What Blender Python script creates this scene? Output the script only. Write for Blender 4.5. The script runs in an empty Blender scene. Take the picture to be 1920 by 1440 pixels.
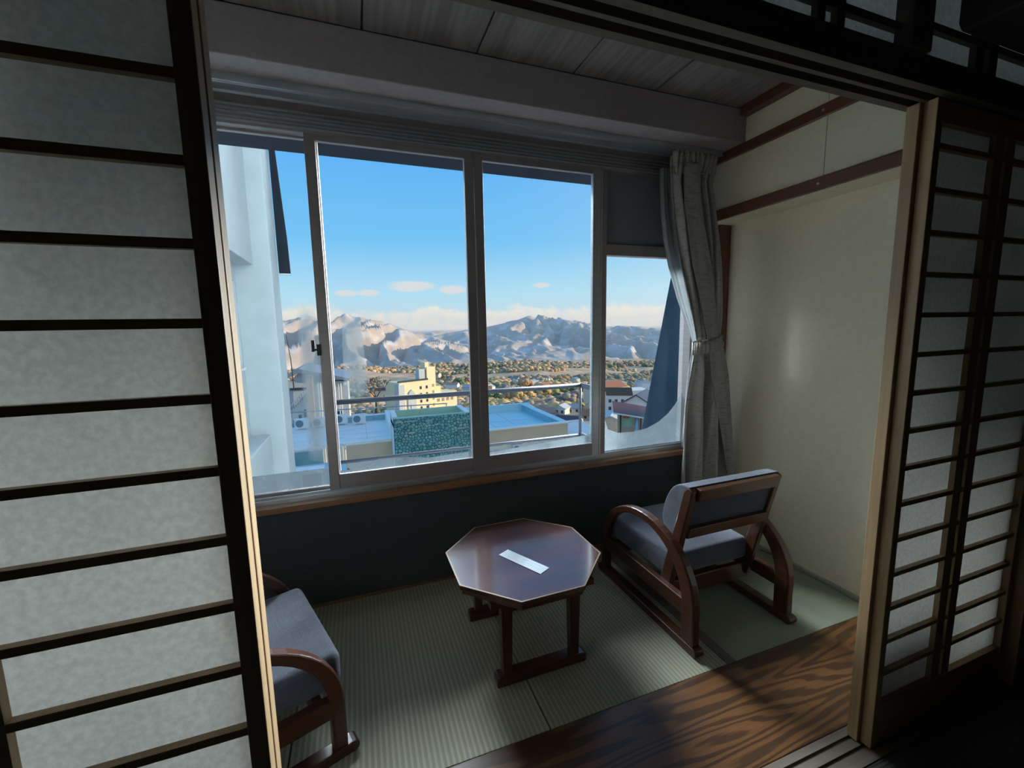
import bpy, bmesh, math, random
import numpy as np
from mathutils import Matrix, Vector
random.seed(7); rng = np.random.default_rng(11)
sc = bpy.context.scene; COL = sc.collection
R = math.radians

# ------------------------------------------------------------------ camera
CAM = bpy.data.objects.new('camera', bpy.data.cameras.new('camera')); COL.objects.link(CAM)
yaw, pit, rol = R(19.946), R(-7.545), R(-1.0394)
fwd = Vector((math.sin(yaw)*math.cos(pit), math.cos(yaw)*math.cos(pit), math.sin(pit)))
rt = Vector((math.cos(yaw), -math.sin(yaw), 0)); up = rt.cross(fwd)
rt2 = math.cos(rol)*rt + math.sin(rol)*up; up2 = -math.sin(rol)*rt + math.cos(rol)*up
m = Matrix((rt2, up2, -fwd)).transposed().to_4x4(); m.translation = Vector((0, 0, 1.25))
CAM.matrix_world = m
CAM.data.sensor_width = 36; CAM.data.lens = 799.766*36/1920
CAM.data.clip_start = .05; CAM.data.clip_end = 60000
sc.camera = CAM
vs = sc.view_settings
vs.view_transform = 'Standard'; vs.look = 'None'; vs.gamma = 1; vs.use_curve_mapping = False
vs.exposure = 0.0

# ------------------------------------------------------------------ sky
W = bpy.data.worlds.new('sky'); sc.world = W; W.use_nodes = True
nt = W.node_tree; nt.nodes.clear()
def N(t, **k):
    n = nt.nodes.new(t)
    for a, b in k.items(): setattr(n, a, b)
    return n
def put(sock, v):
    if hasattr(v, 'is_output'): nt.links.new(v, sock)
    else: sock.default_value = v
def M(op, a, b=0.0, c=0.0):
    n = N('ShaderNodeMath', operation=op)
    put(n.inputs[0], a); put(n.inputs[1], b); put(n.inputs[2], c)
    return n.outputs[0]
def smooth(v, lo, hi):
    n = N('ShaderNodeMapRange', interpolation_type='SMOOTHSTEP')
    put(n.inputs[0], v); put(n.inputs[1], lo); put(n.inputs[2], hi)
    return n.outputs[0]
def mixc(f, a, b):
    n = N('ShaderNodeMix', data_type='RGBA'); put(n.inputs[0], f); put(n.inputs[6], a); put(n.inputs[7], b)
    return n.outputs[2]
tc = N('ShaderNodeTexCoord'); sx = N('ShaderNodeSeparateXYZ'); nt.links.new(tc.outputs['Generated'], sx.inputs[0])
az = M('DEGREES', M('ARCTAN2', sx.outputs[0], sx.outputs[1]))
el = M('DEGREES', M('ARCSINE', sx.outputs[2]))
ramp = N('ShaderNodeValToRGB'); nt.links.new(M('DIVIDE', el, 90.0), ramp.inputs[0])
cr = ramp.color_ramp
stops = [(0, (.62, .80, .90, 1)), (.05, (.47, .77, .95, 1)), (.12, (.20, .58, .96, 1)), (.23, (.125, .47, .96, 1)), (.5, (.11, .42, .93, 1)), (1, (.10, .39, .90, 1))]
cr.elements[0].position, cr.elements[0].color = stops[0]; cr.elements[1].position, cr.elements[1].color = stops[-1]
for p, c in stops[1:-1]:
    e = cr.elements.new(p); e.color = c
def noise2(sxa, sya, detail=6, rough=.55):
    cb = N('ShaderNodeCombineXYZ'); put(cb.inputs[0], M('MULTIPLY', az, sxa)); put(cb.inputs[1], M('MULTIPLY', el, sya))
    n = N('ShaderNodeTexNoise'); n.inputs['Scale'].default_value = 1; n.inputs['Detail'].default_value = detail; n.inputs['Roughness'].default_value = rough
    nt.links.new(cb.outputs[0], n.inputs['Vector']); return n.outputs[0]
nA = noise2(.16, .12); nB = noise2(.7, .9); nC = noise2(.35, 1.1, 7, .6)
top = M('ADD', M('ADD', M('MULTIPLY', nA, 4.2), M('MULTIPLY', nB, 1.9)), -.3)
bank = smooth(M('SUBTRACT', top, el), -.25, .9)
bankcol = mixc(smooth(M('ADD', nB, M('MULTIPLY', el, .05)), .42, .72), (.86, .84, .84, 1), (1.0, .92, .76, 1))
col = mixc(M('MULTIPLY', bank, .9), ramp.outputs[0], bankcol)
sd = N('ShaderNodeVectorMath', operation='DOT_PRODUCT'); nt.links.new(tc.outputs['Generated'], sd.inputs[0]); sd.inputs[1].default_value = Vector((.97, -.19, .22)).normalized()
col = mixc(M('MULTIPLY', M('POWER', M('MAXIMUM', sd.outputs['Value'], 0.0), 2.5), .75), col, (1.25, 1.12, .95, 1))
small = 0.0
for a0, e0, rx, ry in [(7.2, 5.45, 4.2, .95), (12.4, 5.0, 2.4, .85), (-.7, 4.55, 2.0, .55), (1.9, 4.6, 1.9, .55), (24, 5.4, 1.6, .5), (-14, 6, 5, 1.0), (58, 6.5, 6, 1.2)]:
    d = M('ADD', M('POWER', M('DIVIDE', M('SUBTRACT', az, a0), rx), 2.0), M('POWER', M('DIVIDE', M('SUBTRACT', el, e0), ry), 2.0))
    g = M('MAXIMUM', M('SUBTRACT', 1.0, d), 0.0)
    small = M('MAXIMUM', small, g)
cl = smooth(M('MULTIPLY', small, M('ADD', nC, .25)), .18, .62)
col = mixc(M('MULTIPLY', cl, .75), col, (.84, .78, .76, 1))
col = mixc(smooth(el, -.6, 0.0), (.22, .24, .26, 1), col)
bg = N('ShaderNodeBackground'); nt.links.new(col, bg.inputs[0]); bg.inputs[1].default_value = 1.0
wo = N('ShaderNodeOutputWorld'); nt.links.new(bg.outputs[0], wo.inputs[0])

# ------------------------------------------------------------------ sun and added fill lamps
def light(name, kind, energy, color, loc=(0, 0, 0), target=None, **k):
    l = bpy.data.lights.new(name, kind); l.energy = energy; l.color = color
    for a, b in k.items(): setattr(l, a, b)
    o = bpy.data.objects.new(name, l); COL.objects.link(o); o.location = loc
    if target is not None: o.rotation_euler = (Vector(target)-Vector(loc)).to_track_quat('-Z', 'Y').to_euler()
    return o
sun_dir = Vector((.97, -.19, .22))
light('sun', 'SUN', 5.2, (1, .82, .60), sun_dir*50, (0, 0, 0), angle=R(.53))
light('fill_high', 'AREA', 1250, (.84, .94, 1.0), (-1.4, 11.6, 7.9), (1.6, 1.3, 1.1), shape='RECTANGLE', size=6.5, size_y=2.8, spread=R(75))  # added lamp, unseen above the eave line, brightens the room through the window
light('fill_right', 'AREA', 760, (.84, .94, 1.0), (8.3, 7.0, 3.2), (-.3, .74, 1.5), shape='RECTANGLE', size=1.8, size_y=2.2, spread=R(44))  # added lamp, unseen off to the right, lifts the left screens

# ------------------------------------------------------------------ materials
def mat(name, c1, c2=None, scale=(6, 6, 6), rough=.55, metal=0.0, detail=5, lo=.3, hi=.7, bump=0.0, bscale=None, coat=0.0, spec=.5, attr=None, rot=None):
    global nt
    mt = bpy.data.materials.new(name); mt.use_nodes = True; nt = mt.node_tree
    b = nt.nodes['Principled BSDF']
    b.inputs['Roughness'].default_value = rough; b.inputs['Metallic'].default_value = metal
    b.inputs['Specular IOR Level'].default_value = spec
    if coat: b.inputs['Coat Weight'].default_value = coat; b.inputs['Coat Roughness'].default_value = .12
    c = (*c1, 1) if len(c1) == 3 else c1
    t = N('ShaderNodeTexCoord'); mp = N('ShaderNodeMapping'); nt.links.new(t.outputs['Object'], mp.inputs[0])
    if rot: mp.inputs['Rotation'].default_value = rot
    mp.inputs['Scale'].default_value = scale
    n = N('ShaderNodeTexNoise'); n.inputs['Scale'].default_value = 1; n.inputs['Detail'].default_value = detail
    nt.links.new(mp.outputs[0], n.inputs['Vector'])
    if attr:
        a = N('ShaderNodeAttribute'); a.attribute_name = attr
        base = a.outputs['Color']
        if c2: base = mixc(M('MULTIPLY', smooth(n.outputs[0], lo, hi), .6), base, (*c2, 1))
        nt.links.new(base, b.inputs['Base Color'])
    elif c2:
        nt.links.new(mixc(smooth(n.outputs[0], lo, hi), c, (*c2, 1)), b.inputs['Base Color'])
    else: b.inputs['Base Color'].default_value = c
    if bump:
        bp = N('ShaderNodeBump'); bp.inputs['Strength'].default_value = bump; bp.inputs['Distance'].default_value = .004
        src = n
        if bscale:
            mp2 = N('ShaderNodeMapping'); nt.links.new(t.outputs['Object'], mp2.inputs[0]); mp2.inputs['Scale'].default_value = bscale
            src = N('ShaderNodeTexNoise'); src.inputs['Scale'].default_value = 1; src.inputs['Detail'].default_value = 4
            nt.links.new(mp2.outputs[0], src.inputs['Vector'])
        nt.links.new(src.outputs[0], bp.inputs['Height']); nt.links.new(bp.outputs[0], b.inputs['Normal'])
    return mt
def thin(name, c1, c2, scale, trans=.6, clear=0.0, rough=.9, bump=0.0, lo=.3, hi=.7, soft=False):
    """cloth or paper that lets light through: diffuse + translucent (+ a little see-through)"""
    global nt
    mt = bpy.data.materials.new(name); mt.use_nodes = True; nt = mt.node_tree; nt.nodes.clear()
    t = N('ShaderNodeTexCoord'); mp = N('ShaderNodeMapping'); nt.links.new(t.outputs['Object'], mp.inputs[0]); mp.inputs['Scale'].default_value = scale
    n = N('ShaderNodeTexNoise'); n.inputs['Scale'].default_value = 1; n.inputs['Detail'].default_value = 6; n.inputs['Roughness'].default_value = .62
    nt.links.new(mp.outputs[0], n.inputs['Vector'])
    c = mixc(smooth(n.outputs[0], lo, hi), (*c1, 1), (*c2, 1))
    d = N('ShaderNodeBsdfDiffuse'); tr = N('ShaderNodeBsdfTranslucent'); nt.links.new(c, d.inputs[0]); nt.links.new(c, tr.inputs[0])
    mx = N('ShaderNodeMixShader'); mx.inputs[0].default_value = trans; nt.links.new(d.outputs[0], mx.inputs[1]); nt.links.new(tr.outputs[0], mx.inputs[2])
    res = mx.outputs[0]
    if bump:
        bp = N('ShaderNodeBump'); bp.inputs['Strength'].default_value = bump; bp.inputs['Distance'].default_value = .004
        nt.links.new(n.outputs[0], bp.inputs['Height']); nt.links.new(bp.outputs[0], d.inputs['Normal'])
    if clear:
        tp = N('ShaderNodeBsdfTransparent'); m2 = N('ShaderNodeMixShader'); m2.inputs[0].default_value = clear
        if soft:                                    # the film thins out towards its rim
            sp = N('ShaderNodeSeparateXYZ'); nt.links.new(t.outputs['Generated'], sp.inputs[0])
            ed = [M('SUBTRACT', 1.0, M('POWER', M('ABSOLUTE', M('MULTIPLY_ADD', sp.outputs[q], 2.0, -1.0)), 2.0)) for q in (0, 2)]
            nt.links.new(M('SUBTRACT', 1.0, M('MULTIPLY', M('MULTIPLY', ed[0], smooth(ed[1], .0, .6)), 1.0-clear)), m2.inputs[0])
        nt.links.new(res, m2.inputs[1]); nt.links.new(tp.outputs[0], m2.inputs[2]); res = m2.outputs[0]
    o = N('ShaderNodeOutputMaterial'); nt.links.new(res, o.inputs[0]); return mt
def glass(name, tint=(.97, .985, .98)):
    global nt
    mt = bpy.data.materials.new(name); mt.use_nodes = True; nt = mt.node_tree; nt.nodes.clear()
    fr = N('ShaderNodeFresnel'); fr.inputs[0].default_value = 1.2
    tp = N('ShaderNodeBsdfTransparent'); tp.inputs[0].default_value = (*tint, 1)
    gl = N('ShaderNodeBsdfGlossy'); gl.inputs['Roughness'].default_value = .01
    mx = N('ShaderNodeMixShader'); nt.links.new(fr.outputs[0], mx.inputs[0]); nt.links.new(tp.outputs[0], mx.inputs[1]); nt.links.new(gl.outputs[0], mx.inputs[2])
    o = N('ShaderNodeOutputMaterial'); nt.links.new(mx.outputs[0], o.inputs[0]); return mt
def wave_wood(name, cols, scale, dist, rough, coat, bump=.1, wscale=1.0):
    """figured board: warped growth rings"""
    global nt
    mt = bpy.data.materials.new(name); mt.use_nodes = True; nt = mt.node_tree; b = nt.nodes['Principled BSDF']
    t = N('ShaderNodeTexCoord'); mp = N('ShaderNodeMapping'); nt.links.new(t.outputs['Object'], mp.inputs[0]); mp.inputs['Scale'].default_value = scale
    n1 = N('ShaderNodeTexNoise'); n1.inputs['Scale'].default_value = 1; n1.inputs['Detail'].default_value = 3; n1.inputs['Roughness'].default_value = .45; nt.links.new(mp.outputs[0], n1.inputs['Vector'])
    mp2 = N('ShaderNodeMapping'); nt.links.new(t.outputs['Object'], mp2.inputs[0]); mp2.inputs['Scale'].default_value = (scale[0]*9, scale[1]*9, scale[2]*9)
    n2 = N('ShaderNodeTexNoise'); n2.inputs['Scale'].default_value = 1; n2.inputs['Detail'].default_value = 4; nt.links.new(mp2.outputs[0], n2.inputs['Vector'])
    v = M('ADD', M('MULTIPLY', n1.outputs[0], dist), M('MULTIPLY', n2.outputs[0], wscale))
    w = M('FRACT', v)
    rp = N('ShaderNodeValToRGB'); nt.links.new(w, rp.inputs[0]); e = rp.color_ramp.elements
    e[0].position = 0; e[0].color = (*cols[0], 1); e[1].position = 1; e[1].color = (*cols[0], 1)
    for p, c in ((.38, cols[0]), (.5, cols[1]), (.85, cols[1]), (.95, cols[0])):
        q = e.new(p); q.color = (*c, 1)
    fine = N('ShaderNodeMapping'); nt.links.new(t.outputs['Object'], fine.inputs[0]); fine.inputs['Scale'].default_value = (6, 260, 60)
    n3 = N('ShaderNodeTexNoise'); n3.inputs['Scale'].default_value = 1; n3.inputs['Detail'].default_value = 3; nt.links.new(fine.outputs[0], n3.inputs['Vector'])
    nt.links.new(mixc(M('MULTIPLY', smooth(n3.outputs[0], .35, .75), .35), rp.outputs[0], (*cols[1], 1)), b.inputs['Base Color'])
    b.inputs['Roughness'].default_value = rough
    b.inputs['Coat Weight'].default_value = coat; b.inputs['Coat Roughness'].default_value = .22
    bp = N('ShaderNodeBump'); bp.inputs['Strength'].default_value = bump; bp.inputs['Distance'].default_value = .003
    nt.links.new(M('ADD', w, n3.outputs[0]), bp.inputs['Height']); nt.links.new(bp.outputs[0], b.inputs['Normal'])
    return mt
def woven(name, c1, c2, pitch, axis=0, rough=.75, fine=900.0, bump=.5):
    """ribbed rush matting: soft ribs across one axis with fine straw over it"""
    global nt
    mt = bpy.data.materials.new(name); mt.use_nodes = True; nt = mt.node_tree; b = nt.nodes['Principled BSDF']
    t = N('ShaderNodeTexCoord'); s = N('ShaderNodeSeparateXYZ'); nt.links.new(t.outputs['Object'], s.inputs[0])
    rib = M('MULTIPLY_ADD', M('SINE', M('MULTIPLY', s.outputs[axis], 2*math.pi/pitch)), .5, .5)
    mp = N('ShaderNodeMapping'); nt.links.new(t.outputs['Object'], mp.inputs[0])
    mp.inputs['Scale'].default_value = (30, fine, 1) if axis == 0 else (fine, 30, 1)
    n = N('ShaderNodeTexNoise'); n.inputs['Scale'].default_value = 1; n.inputs['Detail'].default_value = 2; nt.links.new(mp.outputs[0], n.inputs['Vector'])
    mp2 = N('ShaderNodeMapping'); nt.links.new(t.outputs['Object'], mp2.inputs[0]); mp2.inputs['Scale'].default_value = (2.5, 2.5, 2.5)
    n2 = N('ShaderNodeTexNoise'); n2.inputs['Scale'].default_value = 1; nt.links.new(mp2.outputs[0], n2.inputs['Vector'])
    f = M('ADD', M('MULTIPLY', smooth(rib, .1, .75), .7), M('MULTIPLY', M('ADD', n.outputs[0], M('MULTIPLY', n2.outputs[0], .6)), .35))
    nt.links.new(mixc(M('MINIMUM', f, 1.0), (*c1, 1), (*c2, 1)), b.inputs['Base Color'])
    b.inputs['Roughness'].default_value = rough
    bp = N('ShaderNodeBump'); bp.inputs['Strength'].default_value = bump; bp.inputs['Distance'].default_value = .002
    nt.links.new(M('ADD', rib, M('MULTIPLY', n.outputs[0], .5)), bp.inputs['Height']); nt.links.new(bp.outputs[0], b.inputs['Normal'])
    return mt
def linen(name, c1, c2, f=420.0):
    global nt
    mt = bpy.data.materials.new(name); mt.use_nodes = True; nt = mt.node_tree; b = nt.nodes['Principled BSDF']
    t = N('ShaderNodeTexCoord')
    ns = []
    for s in ((f, 22, 22), (22, f, f)):
        mp = N('ShaderNodeMapping'); nt.links.new(t.outputs['Object'], mp.inputs[0]); mp.inputs['Scale'].default_value = s
        n = N('ShaderNodeTexNoise'); n.inputs['Scale'].default_value = 1; n.inputs['Detail'].default_value = 2; nt.links.new(mp.outputs[0], n.inputs['Vector']); ns.append(n.outputs[0])
    v = M('MULTIPLY', M('ADD', ns[0], ns[1]), .5)
    nt.links.new(mixc(smooth(v, .36, .64), (*c1, 1), (*c2, 1)), b.inputs['Base Color'])
    b.inputs['Roughness'].default_value = .9; b.inputs['Sheen Weight'].default_value = .25
    bp = N('ShaderNodeBump'); bp.inputs['Strength'].default_value = .3; bp.inputs['Distance'].default_value = .001
    nt.links.new(v, bp.inputs['Height']); nt.links.new(bp.outputs[0], b.inputs['Normal'])
    return mt

def woodm(name, c1, c2, axis, rough=.45, coat=0.0, bump=.08):
    s = [70, 70, 70]; s[axis] = 3.0
    return mat(name, c1, c2, scale=tuple(s), rough=rough, coat=coat, bump=bump, lo=.25, hi=.75)
HIN1, HIN2 = (.44, .29, .155), (.33, .21, .11)
hinoki = [woodm('pale_cypress_%s' % 'xyz'[i], HIN1, HIN2, i, .5) for i in range(3)]
DK1, DK2 = (.085, .030, .016), (.05, .018, .010)
oldwood = [woodm('weathered_lintel_wood_%s' % 'xyz'[i], (.17, .135, .105), (.12, .095, .075), i, .6) for i in range(3)]
redwood = [woodm('stained_wood_%s' % 'xyz'[i], DK1, DK2, i, .28, .35, .03) for i in range(3)]
RL1, RL2 = (.17, .055, .03), (.11, .034, .02)
railwood = [woodm('reddish_rail_wood_%s' % 'xyz'[i], RL1, RL2, i, .4, .2) for i in range(3)]
paper = thin('shoji_paper', (.82, .81, .79), (.68, .675, .66), (90, 90, 90), trans=.72, lo=.3, hi=.68)
plaster = mat('cream_plaster', (.88, .81, .63), (.84, .77, .59), scale=(40, 40, 40), rough=.9, bump=.25, bscale=(160, 160, 160))
navy = mat('dark_blue_grey_wall', (.06, .068, .078), (.052, .06, .07), scale=(60, 60, 60), rough=.85, bump=.2)
beamm = mat('grey_brown_wallpaper', (.40, .355, .375), (.36, .32, .34), scale=(50, 50, 50), rough=.9, bump=.15)
ceilw = mat('grained_ceiling_board', (.29, .26, .265), (.18, .16, .165), scale=(40, 2.5, 30), rough=.6, bump=.35)
roomw = mat('dim_room_wall', (.045, .045, .045), (.04, .04, .04), scale=(20, 20, 20), rough=.9)  # near-black colour holds the room's dimness and keeps bounce light down
roomf = woven('dim_room_matting', (.05, .055, .045), (.04, .042, .035), .012, 1)  # floor colour darkened like the walls for the same dimness
matA = woven('ribbed_green_matting', (.40, .38, .28), (.25, .245, .18), .0165, 0)
matB = woven('fine_green_matting', (.27, .29, .21), (.21, .235, .17), .006, 1, fine=500.0, bump=.3)
stripm = mat('pale_matting_strip', (.40, .40, .32), (.34, .34, .27), scale=(60, 60, 60), rough=.8)
tape = mat('brown_matting_border', (.15, .12, .11), (.12, .10, .09), scale=(200, 40, 40), rough=.8)
board = wave_wood('flame_grained_pine', ((.15, .062, .018), (.055, .022, .008)), (.34, 3.3, 1), 30.0, .42, .4, .1, 1.1)
sillw = woodm('orange_sill_wood', (.36, .17, .075), (.26, .115, .05), 0, .4, .3)
alu = mat('bronze_grey_aluminium', (.40, .36, .365), (.36, .325, .33), scale=(3, 3, 90), rough=.38, metal=.55)
alus = mat('silver_aluminium', (.62, .66, .70), (.56, .60, .64), scale=(3, 3, 90), rough=.3, metal=.8)
panelg = mat('blue_grey_infill_panel', (.24, .27, .31), (.22, .25, .29), scale=(9, 9, 9), rough=.5)
black = mat('black_plastic', (.02, .02, .022), None, rough=.4)
glas = glass('window_glass')
fog = thin('condensation_film', (.22, .25, .27), (.18, .21, .23), (14, 14, 14), trans=.8, clear=.42)
pale_patch = thin('faint_pale_film', (.22, .25, .27), (.18, .21, .23), (14, 14, 14), trans=.8, clear=.5, soft=True)  # soft pale upright patches on two of the panes
linenm = linen('grey_blue_linen', (.085, .092, .13), (.048, .054, .082))
backf = linen('dark_blue_back_cloth', (.035, .045, .08), (.022, .03, .055))
finblue = mat('dark_slate_blue_board', (.012, .024, .040), (.009, .018, .032), scale=(2, 2, 2), rough=1.0, spec=0.0)
tablew = mat('veneered_table_top', (.075, .024, .022), (.045, .014, .014), scale=(3.2, 26, 26), rough=.22, coat=1.0, bump=.012, rot=(0, 0, R(52)))
edge_pale = mat('pale_rim', (.24, .15, .085), (.20, .12, .065), scale=(30, 30, 30), rough=.5)  # lighter tone for the rim of the table top
whitep = mat('white_slip_paper', (.50, .57, .65), (.46, .53, .61), scale=(8, 8, 8), rough=.8)
inkm = mat('grey_ink', (.25, .27, .33), None, rough=.9)
curtm = thin('jacquard_curtain_cloth', (.50, .48, .45), (.30, .29, .275), (26, 26, 110), trans=.2, bump=.6, lo=.46, hi=.74)
sheerm = thin('pale_sheer_cloth', (.60, .62, .63), (.54, .565, .58), (4, 4, 20), trans=.55, clear=.16)
brass = mat('small_brass_screw', (.65, .55, .40), None, rough=.3, metal=1)
acm = mat('shaded_grey_plastic', (.055, .066, .062), (.05, .06, .056), scale=(6, 6, 6), rough=.55)  # shade of the unlit side is put into this dark colour
# outside
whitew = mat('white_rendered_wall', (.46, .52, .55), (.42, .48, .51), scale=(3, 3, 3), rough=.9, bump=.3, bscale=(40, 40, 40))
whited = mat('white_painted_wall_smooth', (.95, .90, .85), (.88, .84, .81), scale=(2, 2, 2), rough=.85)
darkfin = mat('black_board', (.020, .026, .038), (.016, .021, .03), scale=(6, 6, 3), rough=.8, spec=.08)
roofwhite = mat('pale_roof_membrane', (.95, .87, .80), (.88, .80, .75), scale=(.7, 1.6, 1), rough=.7, detail=8)
tanfas = mat('tan_painted_fascia', (.72, .56, .40), (.67, .52, .37), scale=(1, 1, 1), rough=.85)
blueroof = mat('light_blue_roof_coating', (.58, .80, .84), (.50, .73, .79), scale=(.9, 1.2, 1), rough=.6, detail=8)
bluedark = mat('blue_coated_parapet', (.28, .52, .60), (.24, .46, .55), scale=(2, 2, 2), rough=.6)
greenp = mat('green_painted_inside', (.42, .60, .47), (.36, .53, .42), scale=(2, 2, 2), rough=.7)
stonem = mat('turquoise_painted_stone', (.20, .45, .44), (.08, .24, .26), scale=(2.2, 2.2, 2.2), rough=.7, bump=.5, bscale=(14, 14, 14), attr='tint')
mortar = mat('dark_stone_joint', (.025, .075, .085), None, rough=.9)
stonel = mat('pale_flat_stone', (.34, .47, .45), (.24, .36, .36), scale=(5, 5, 5), rough=.7, bump=.4)
railm = mat('grey_painted_rail_tube', (.05, .06, .085), (.04, .048, .07), scale=(8, 8, 8), rough=.6, spec=.2)
steel = mat('dull_steel_tube', (.50, .53, .58), (.42, .45, .50), scale=(8, 8, 8), rough=.35, metal=.8)
unitw = mat('ivory_unit_casing', (.86, .87, .85), (.80, .82, .80), scale=(3, 3, 3), rough=.5)
grille = mat('blue_grey_fan_grille', (.17, .24, .32), (.14, .20, .28), scale=(40, 40, 40), rough=.6)
facade = mat('hotel_render', (.62, .63, .62), (.57, .58, .57), scale=(2, 2, 2), rough=.9)

# ------------------------------------------------------------------ mesh helpers
class MB:
    def __init__(s): s.v = []; s.f = []
    def add(s, vs_, fs):
        o = len(s.v); s.v += [tuple(p) for p in vs_]; s.f += [tuple(i+o for i in f) for f in fs]; return s
    def box(s, x0, x1, y0, y1, z0, z1):
        return s.hexa([(x0, y0, z0), (x1, y0, z0), (x1, y1, z0), (x0, y1, z0), (x0, y0, z1), (x1, y0, z1), (x1, y1, z1), (x0, y1, z1)])
    def hexa(s, p):
        return s.add(p, [(0, 3, 2, 1), (4, 5, 6, 7), (0, 1, 5, 4), (1, 2, 6, 5), (2, 3, 7, 6), (3, 0, 4, 7)])
    def prism(s, pts, lo, hi, axis=2):
        """polygon pts in the plane across axis, from lo to hi along it"""
        def P(a, b, c): return {2: (a, b, c), 1: (a, c, b), 0: (c, a, b)}[axis]
        n = len(pts)
        vs_ = [P(a, b, lo) for a, b in pts]+[P(a, b, hi) for a, b in pts]
        fs = [tuple(range(n))[::-1], tuple(range(n, 2*n))]+[(i, (i+1) % n, n+(i+1) % n, n+i) for i in range(n)]
        return s.add(vs_, fs)
    def tube(s, pts, rad, n=10, cap=True):
        pts = [Vector(p) for p in pts]; rad = rad if isinstance(rad, (list, tuple)) else [rad]*len(pts)
        vs_ = []; prev = None
        for i, p in enumerate(pts):
            d = (pts[min(i+1, len(pts)-1)]-pts[max(i-1, 0)]).normalized()
            a = prev if prev is not None else (Vector((0, 0, 1)) if abs(d.z) < .9 else Vector((1, 0, 0)))
            a = (a-d*a.dot(d)).normalized(); prev = a; b = d.cross(a)
            for k in range(n):
                t = 2*math.pi*k/n; vs_.append(p+(a*math.cos(t)+b*math.sin(t))*rad[i])
        fs = [(i*n+k, i*n+(k+1) % n, (i+1)*n+(k+1) % n, (i+1)*n+k) for i in range(len(pts)-1) for k in range(n)]
        if cap: fs += [tuple(range(n))[::-1], tuple(range((len(pts)-1)*n, len(pts)*n))]
        return s.add(vs_, fs)
    def build(s, name, mt, parent=None, bevel=0.0, smooth=False, seg=2):
        me = bpy.data.meshes.new(name); me.from_pydata(s.v, [], s.f); me.update()
        bm = bmesh.new(); bm.from_mesh(me); bmesh.ops.recalc_face_normals(bm, faces=bm.faces); bm.to_mesh(me); bm.free()
        o = bpy.data.objects.new(name, me); COL.objects.link(o)
        if mt: me.materials.append(mt)
        if parent: o.parent = parent
        if smooth: me.polygons.foreach_set('use_smooth', [True]*len(me.polygons))
        if bevel:
            b = o.modifiers.new('bevel', 'BEVEL'); b.width = bevel; b.segments = seg; b.limit_method = 'ANGLE'; b.angle_limit = R(35)
        return o
def box(name, mt, x0, x1, y0, y1, z0, z1, parent=None, bevel=0.0):
    return MB().box(x0, x1, y0, y1, z0, z1).build(name, mt, parent, bevel)
def tag(o, label, cat=None, group=None, kind=None):
    if label: o['label'] = label
    if cat: o['category'] = cat
    if group: o['group'] = group
    if kind: o['kind'] = kind
    return o
def thing(name, label, cat, loc=(0, 0, 0), rz=0.0, group=None, kind=None):
    o = bpy.data.objects.new(name, None); COL.objects.link(o); o.location = loc; o.rotation_euler = (0, 0, rz); o.empty_display_size = .1
    return tag(o, label, cat, group, kind)
def struct(name, label, loc=(0, 0, 0)): return thing(name, label, None, loc, kind='structure')
def dup(o, parent=None):
    c = o.copy(); COL.objects.link(c)
    if parent: c.parent = parent
    for k in list(o.children): dup(k, c)
    return c
def from_np(name, V, F, mt, parent=None, smooth=False, colors=None):
    V = np.asarray(V, np.float32); F = np.asarray(F, np.int32); k = F.shape[1]
    me = bpy.data.meshes.new(name); me.vertices.add(len(V)); me.vertices.foreach_set('co', V.ravel())
    me.loops.add(F.size); me.loops.foreach_set('vertex_index', F.ravel())
    me.polygons.add(len(F)); me.polygons.foreach_set("loop_start", np.arange(0, F.size, k, dtype=np.int32))
    if smooth: me.polygons.foreach_set('use_smooth', np.ones(len(F), bool))
    me.update(calc_edges=True)
    if colors is not None:
        a = me.color_attributes.new('tint', 'FLOAT_COLOR', 'POINT'); a.data.foreach_set('color', np.asarray(colors, np.float32).ravel())
    o = bpy.data.objects.new(name, me); COL.objects.link(o); me.materials.append(mt)
    if parent: o.parent = parent
    return o
# ================================================================== ROOM SHELL
# veranda floor: rush mats, matting border, figured board, grooved sill track
fl = struct('floor', 'rush matting floor of the sunroom with a figured board along its edge')
box('subfloor', tape, -1.45, 2.2, .62, 2.006, -.12, -.022, fl)
for x0, x1, mt in ((-1.45, -.262, matA), (-.258, .498, matA), (.502, 1.218, matA), (1.262, 2.048, matB)):
    box('mat', mt, x0, x1, 1.077, 2.004, -.02, 0, fl, .0015)
box('matting_border', tape, 1.2195, 1.2605, 1.077, 2.004, -.02, -.0005, fl)
box('board', board, -1.45, 2.07, .757, 1.074, -.02, .002, fl, .002)
for y0, y1 in ((.655, .680), (.700, .712), (.734, .7555)):
    box('track_strip', oldwood[0], -1.45, 2.2, y0, y1, -.02, .001, fl)
box('track_bed', oldwood[0], -1.45, 2.2, .655, .757, -.0215, -.004, fl)
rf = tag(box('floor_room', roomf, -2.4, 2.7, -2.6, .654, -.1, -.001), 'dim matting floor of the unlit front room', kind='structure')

wf = struct('wall_front', 'dark blue grey wall panel below the wide window')
box('wall_panel', navy, -1.45, 2.07, 2.006, 2.1, -.02, .474, wf)
box('skirting', woodm('thin_floor_trim', (.22, .13, .06), (.16, .09, .045), 0), -1.45, 2.045, 1.996, 2.0055, 0, .012, wf)
box('wall_side', plaster, 1.86, 2.07, 2.02, 2.1, .474, 2.16, wf)
box('corner_shadow_strip', railwood[2], 1.985, 2.068, 1.955, 2.0055, .0, 2.0, wf, .002)  # wood strip added in place of the dark shadow in the corner

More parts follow.
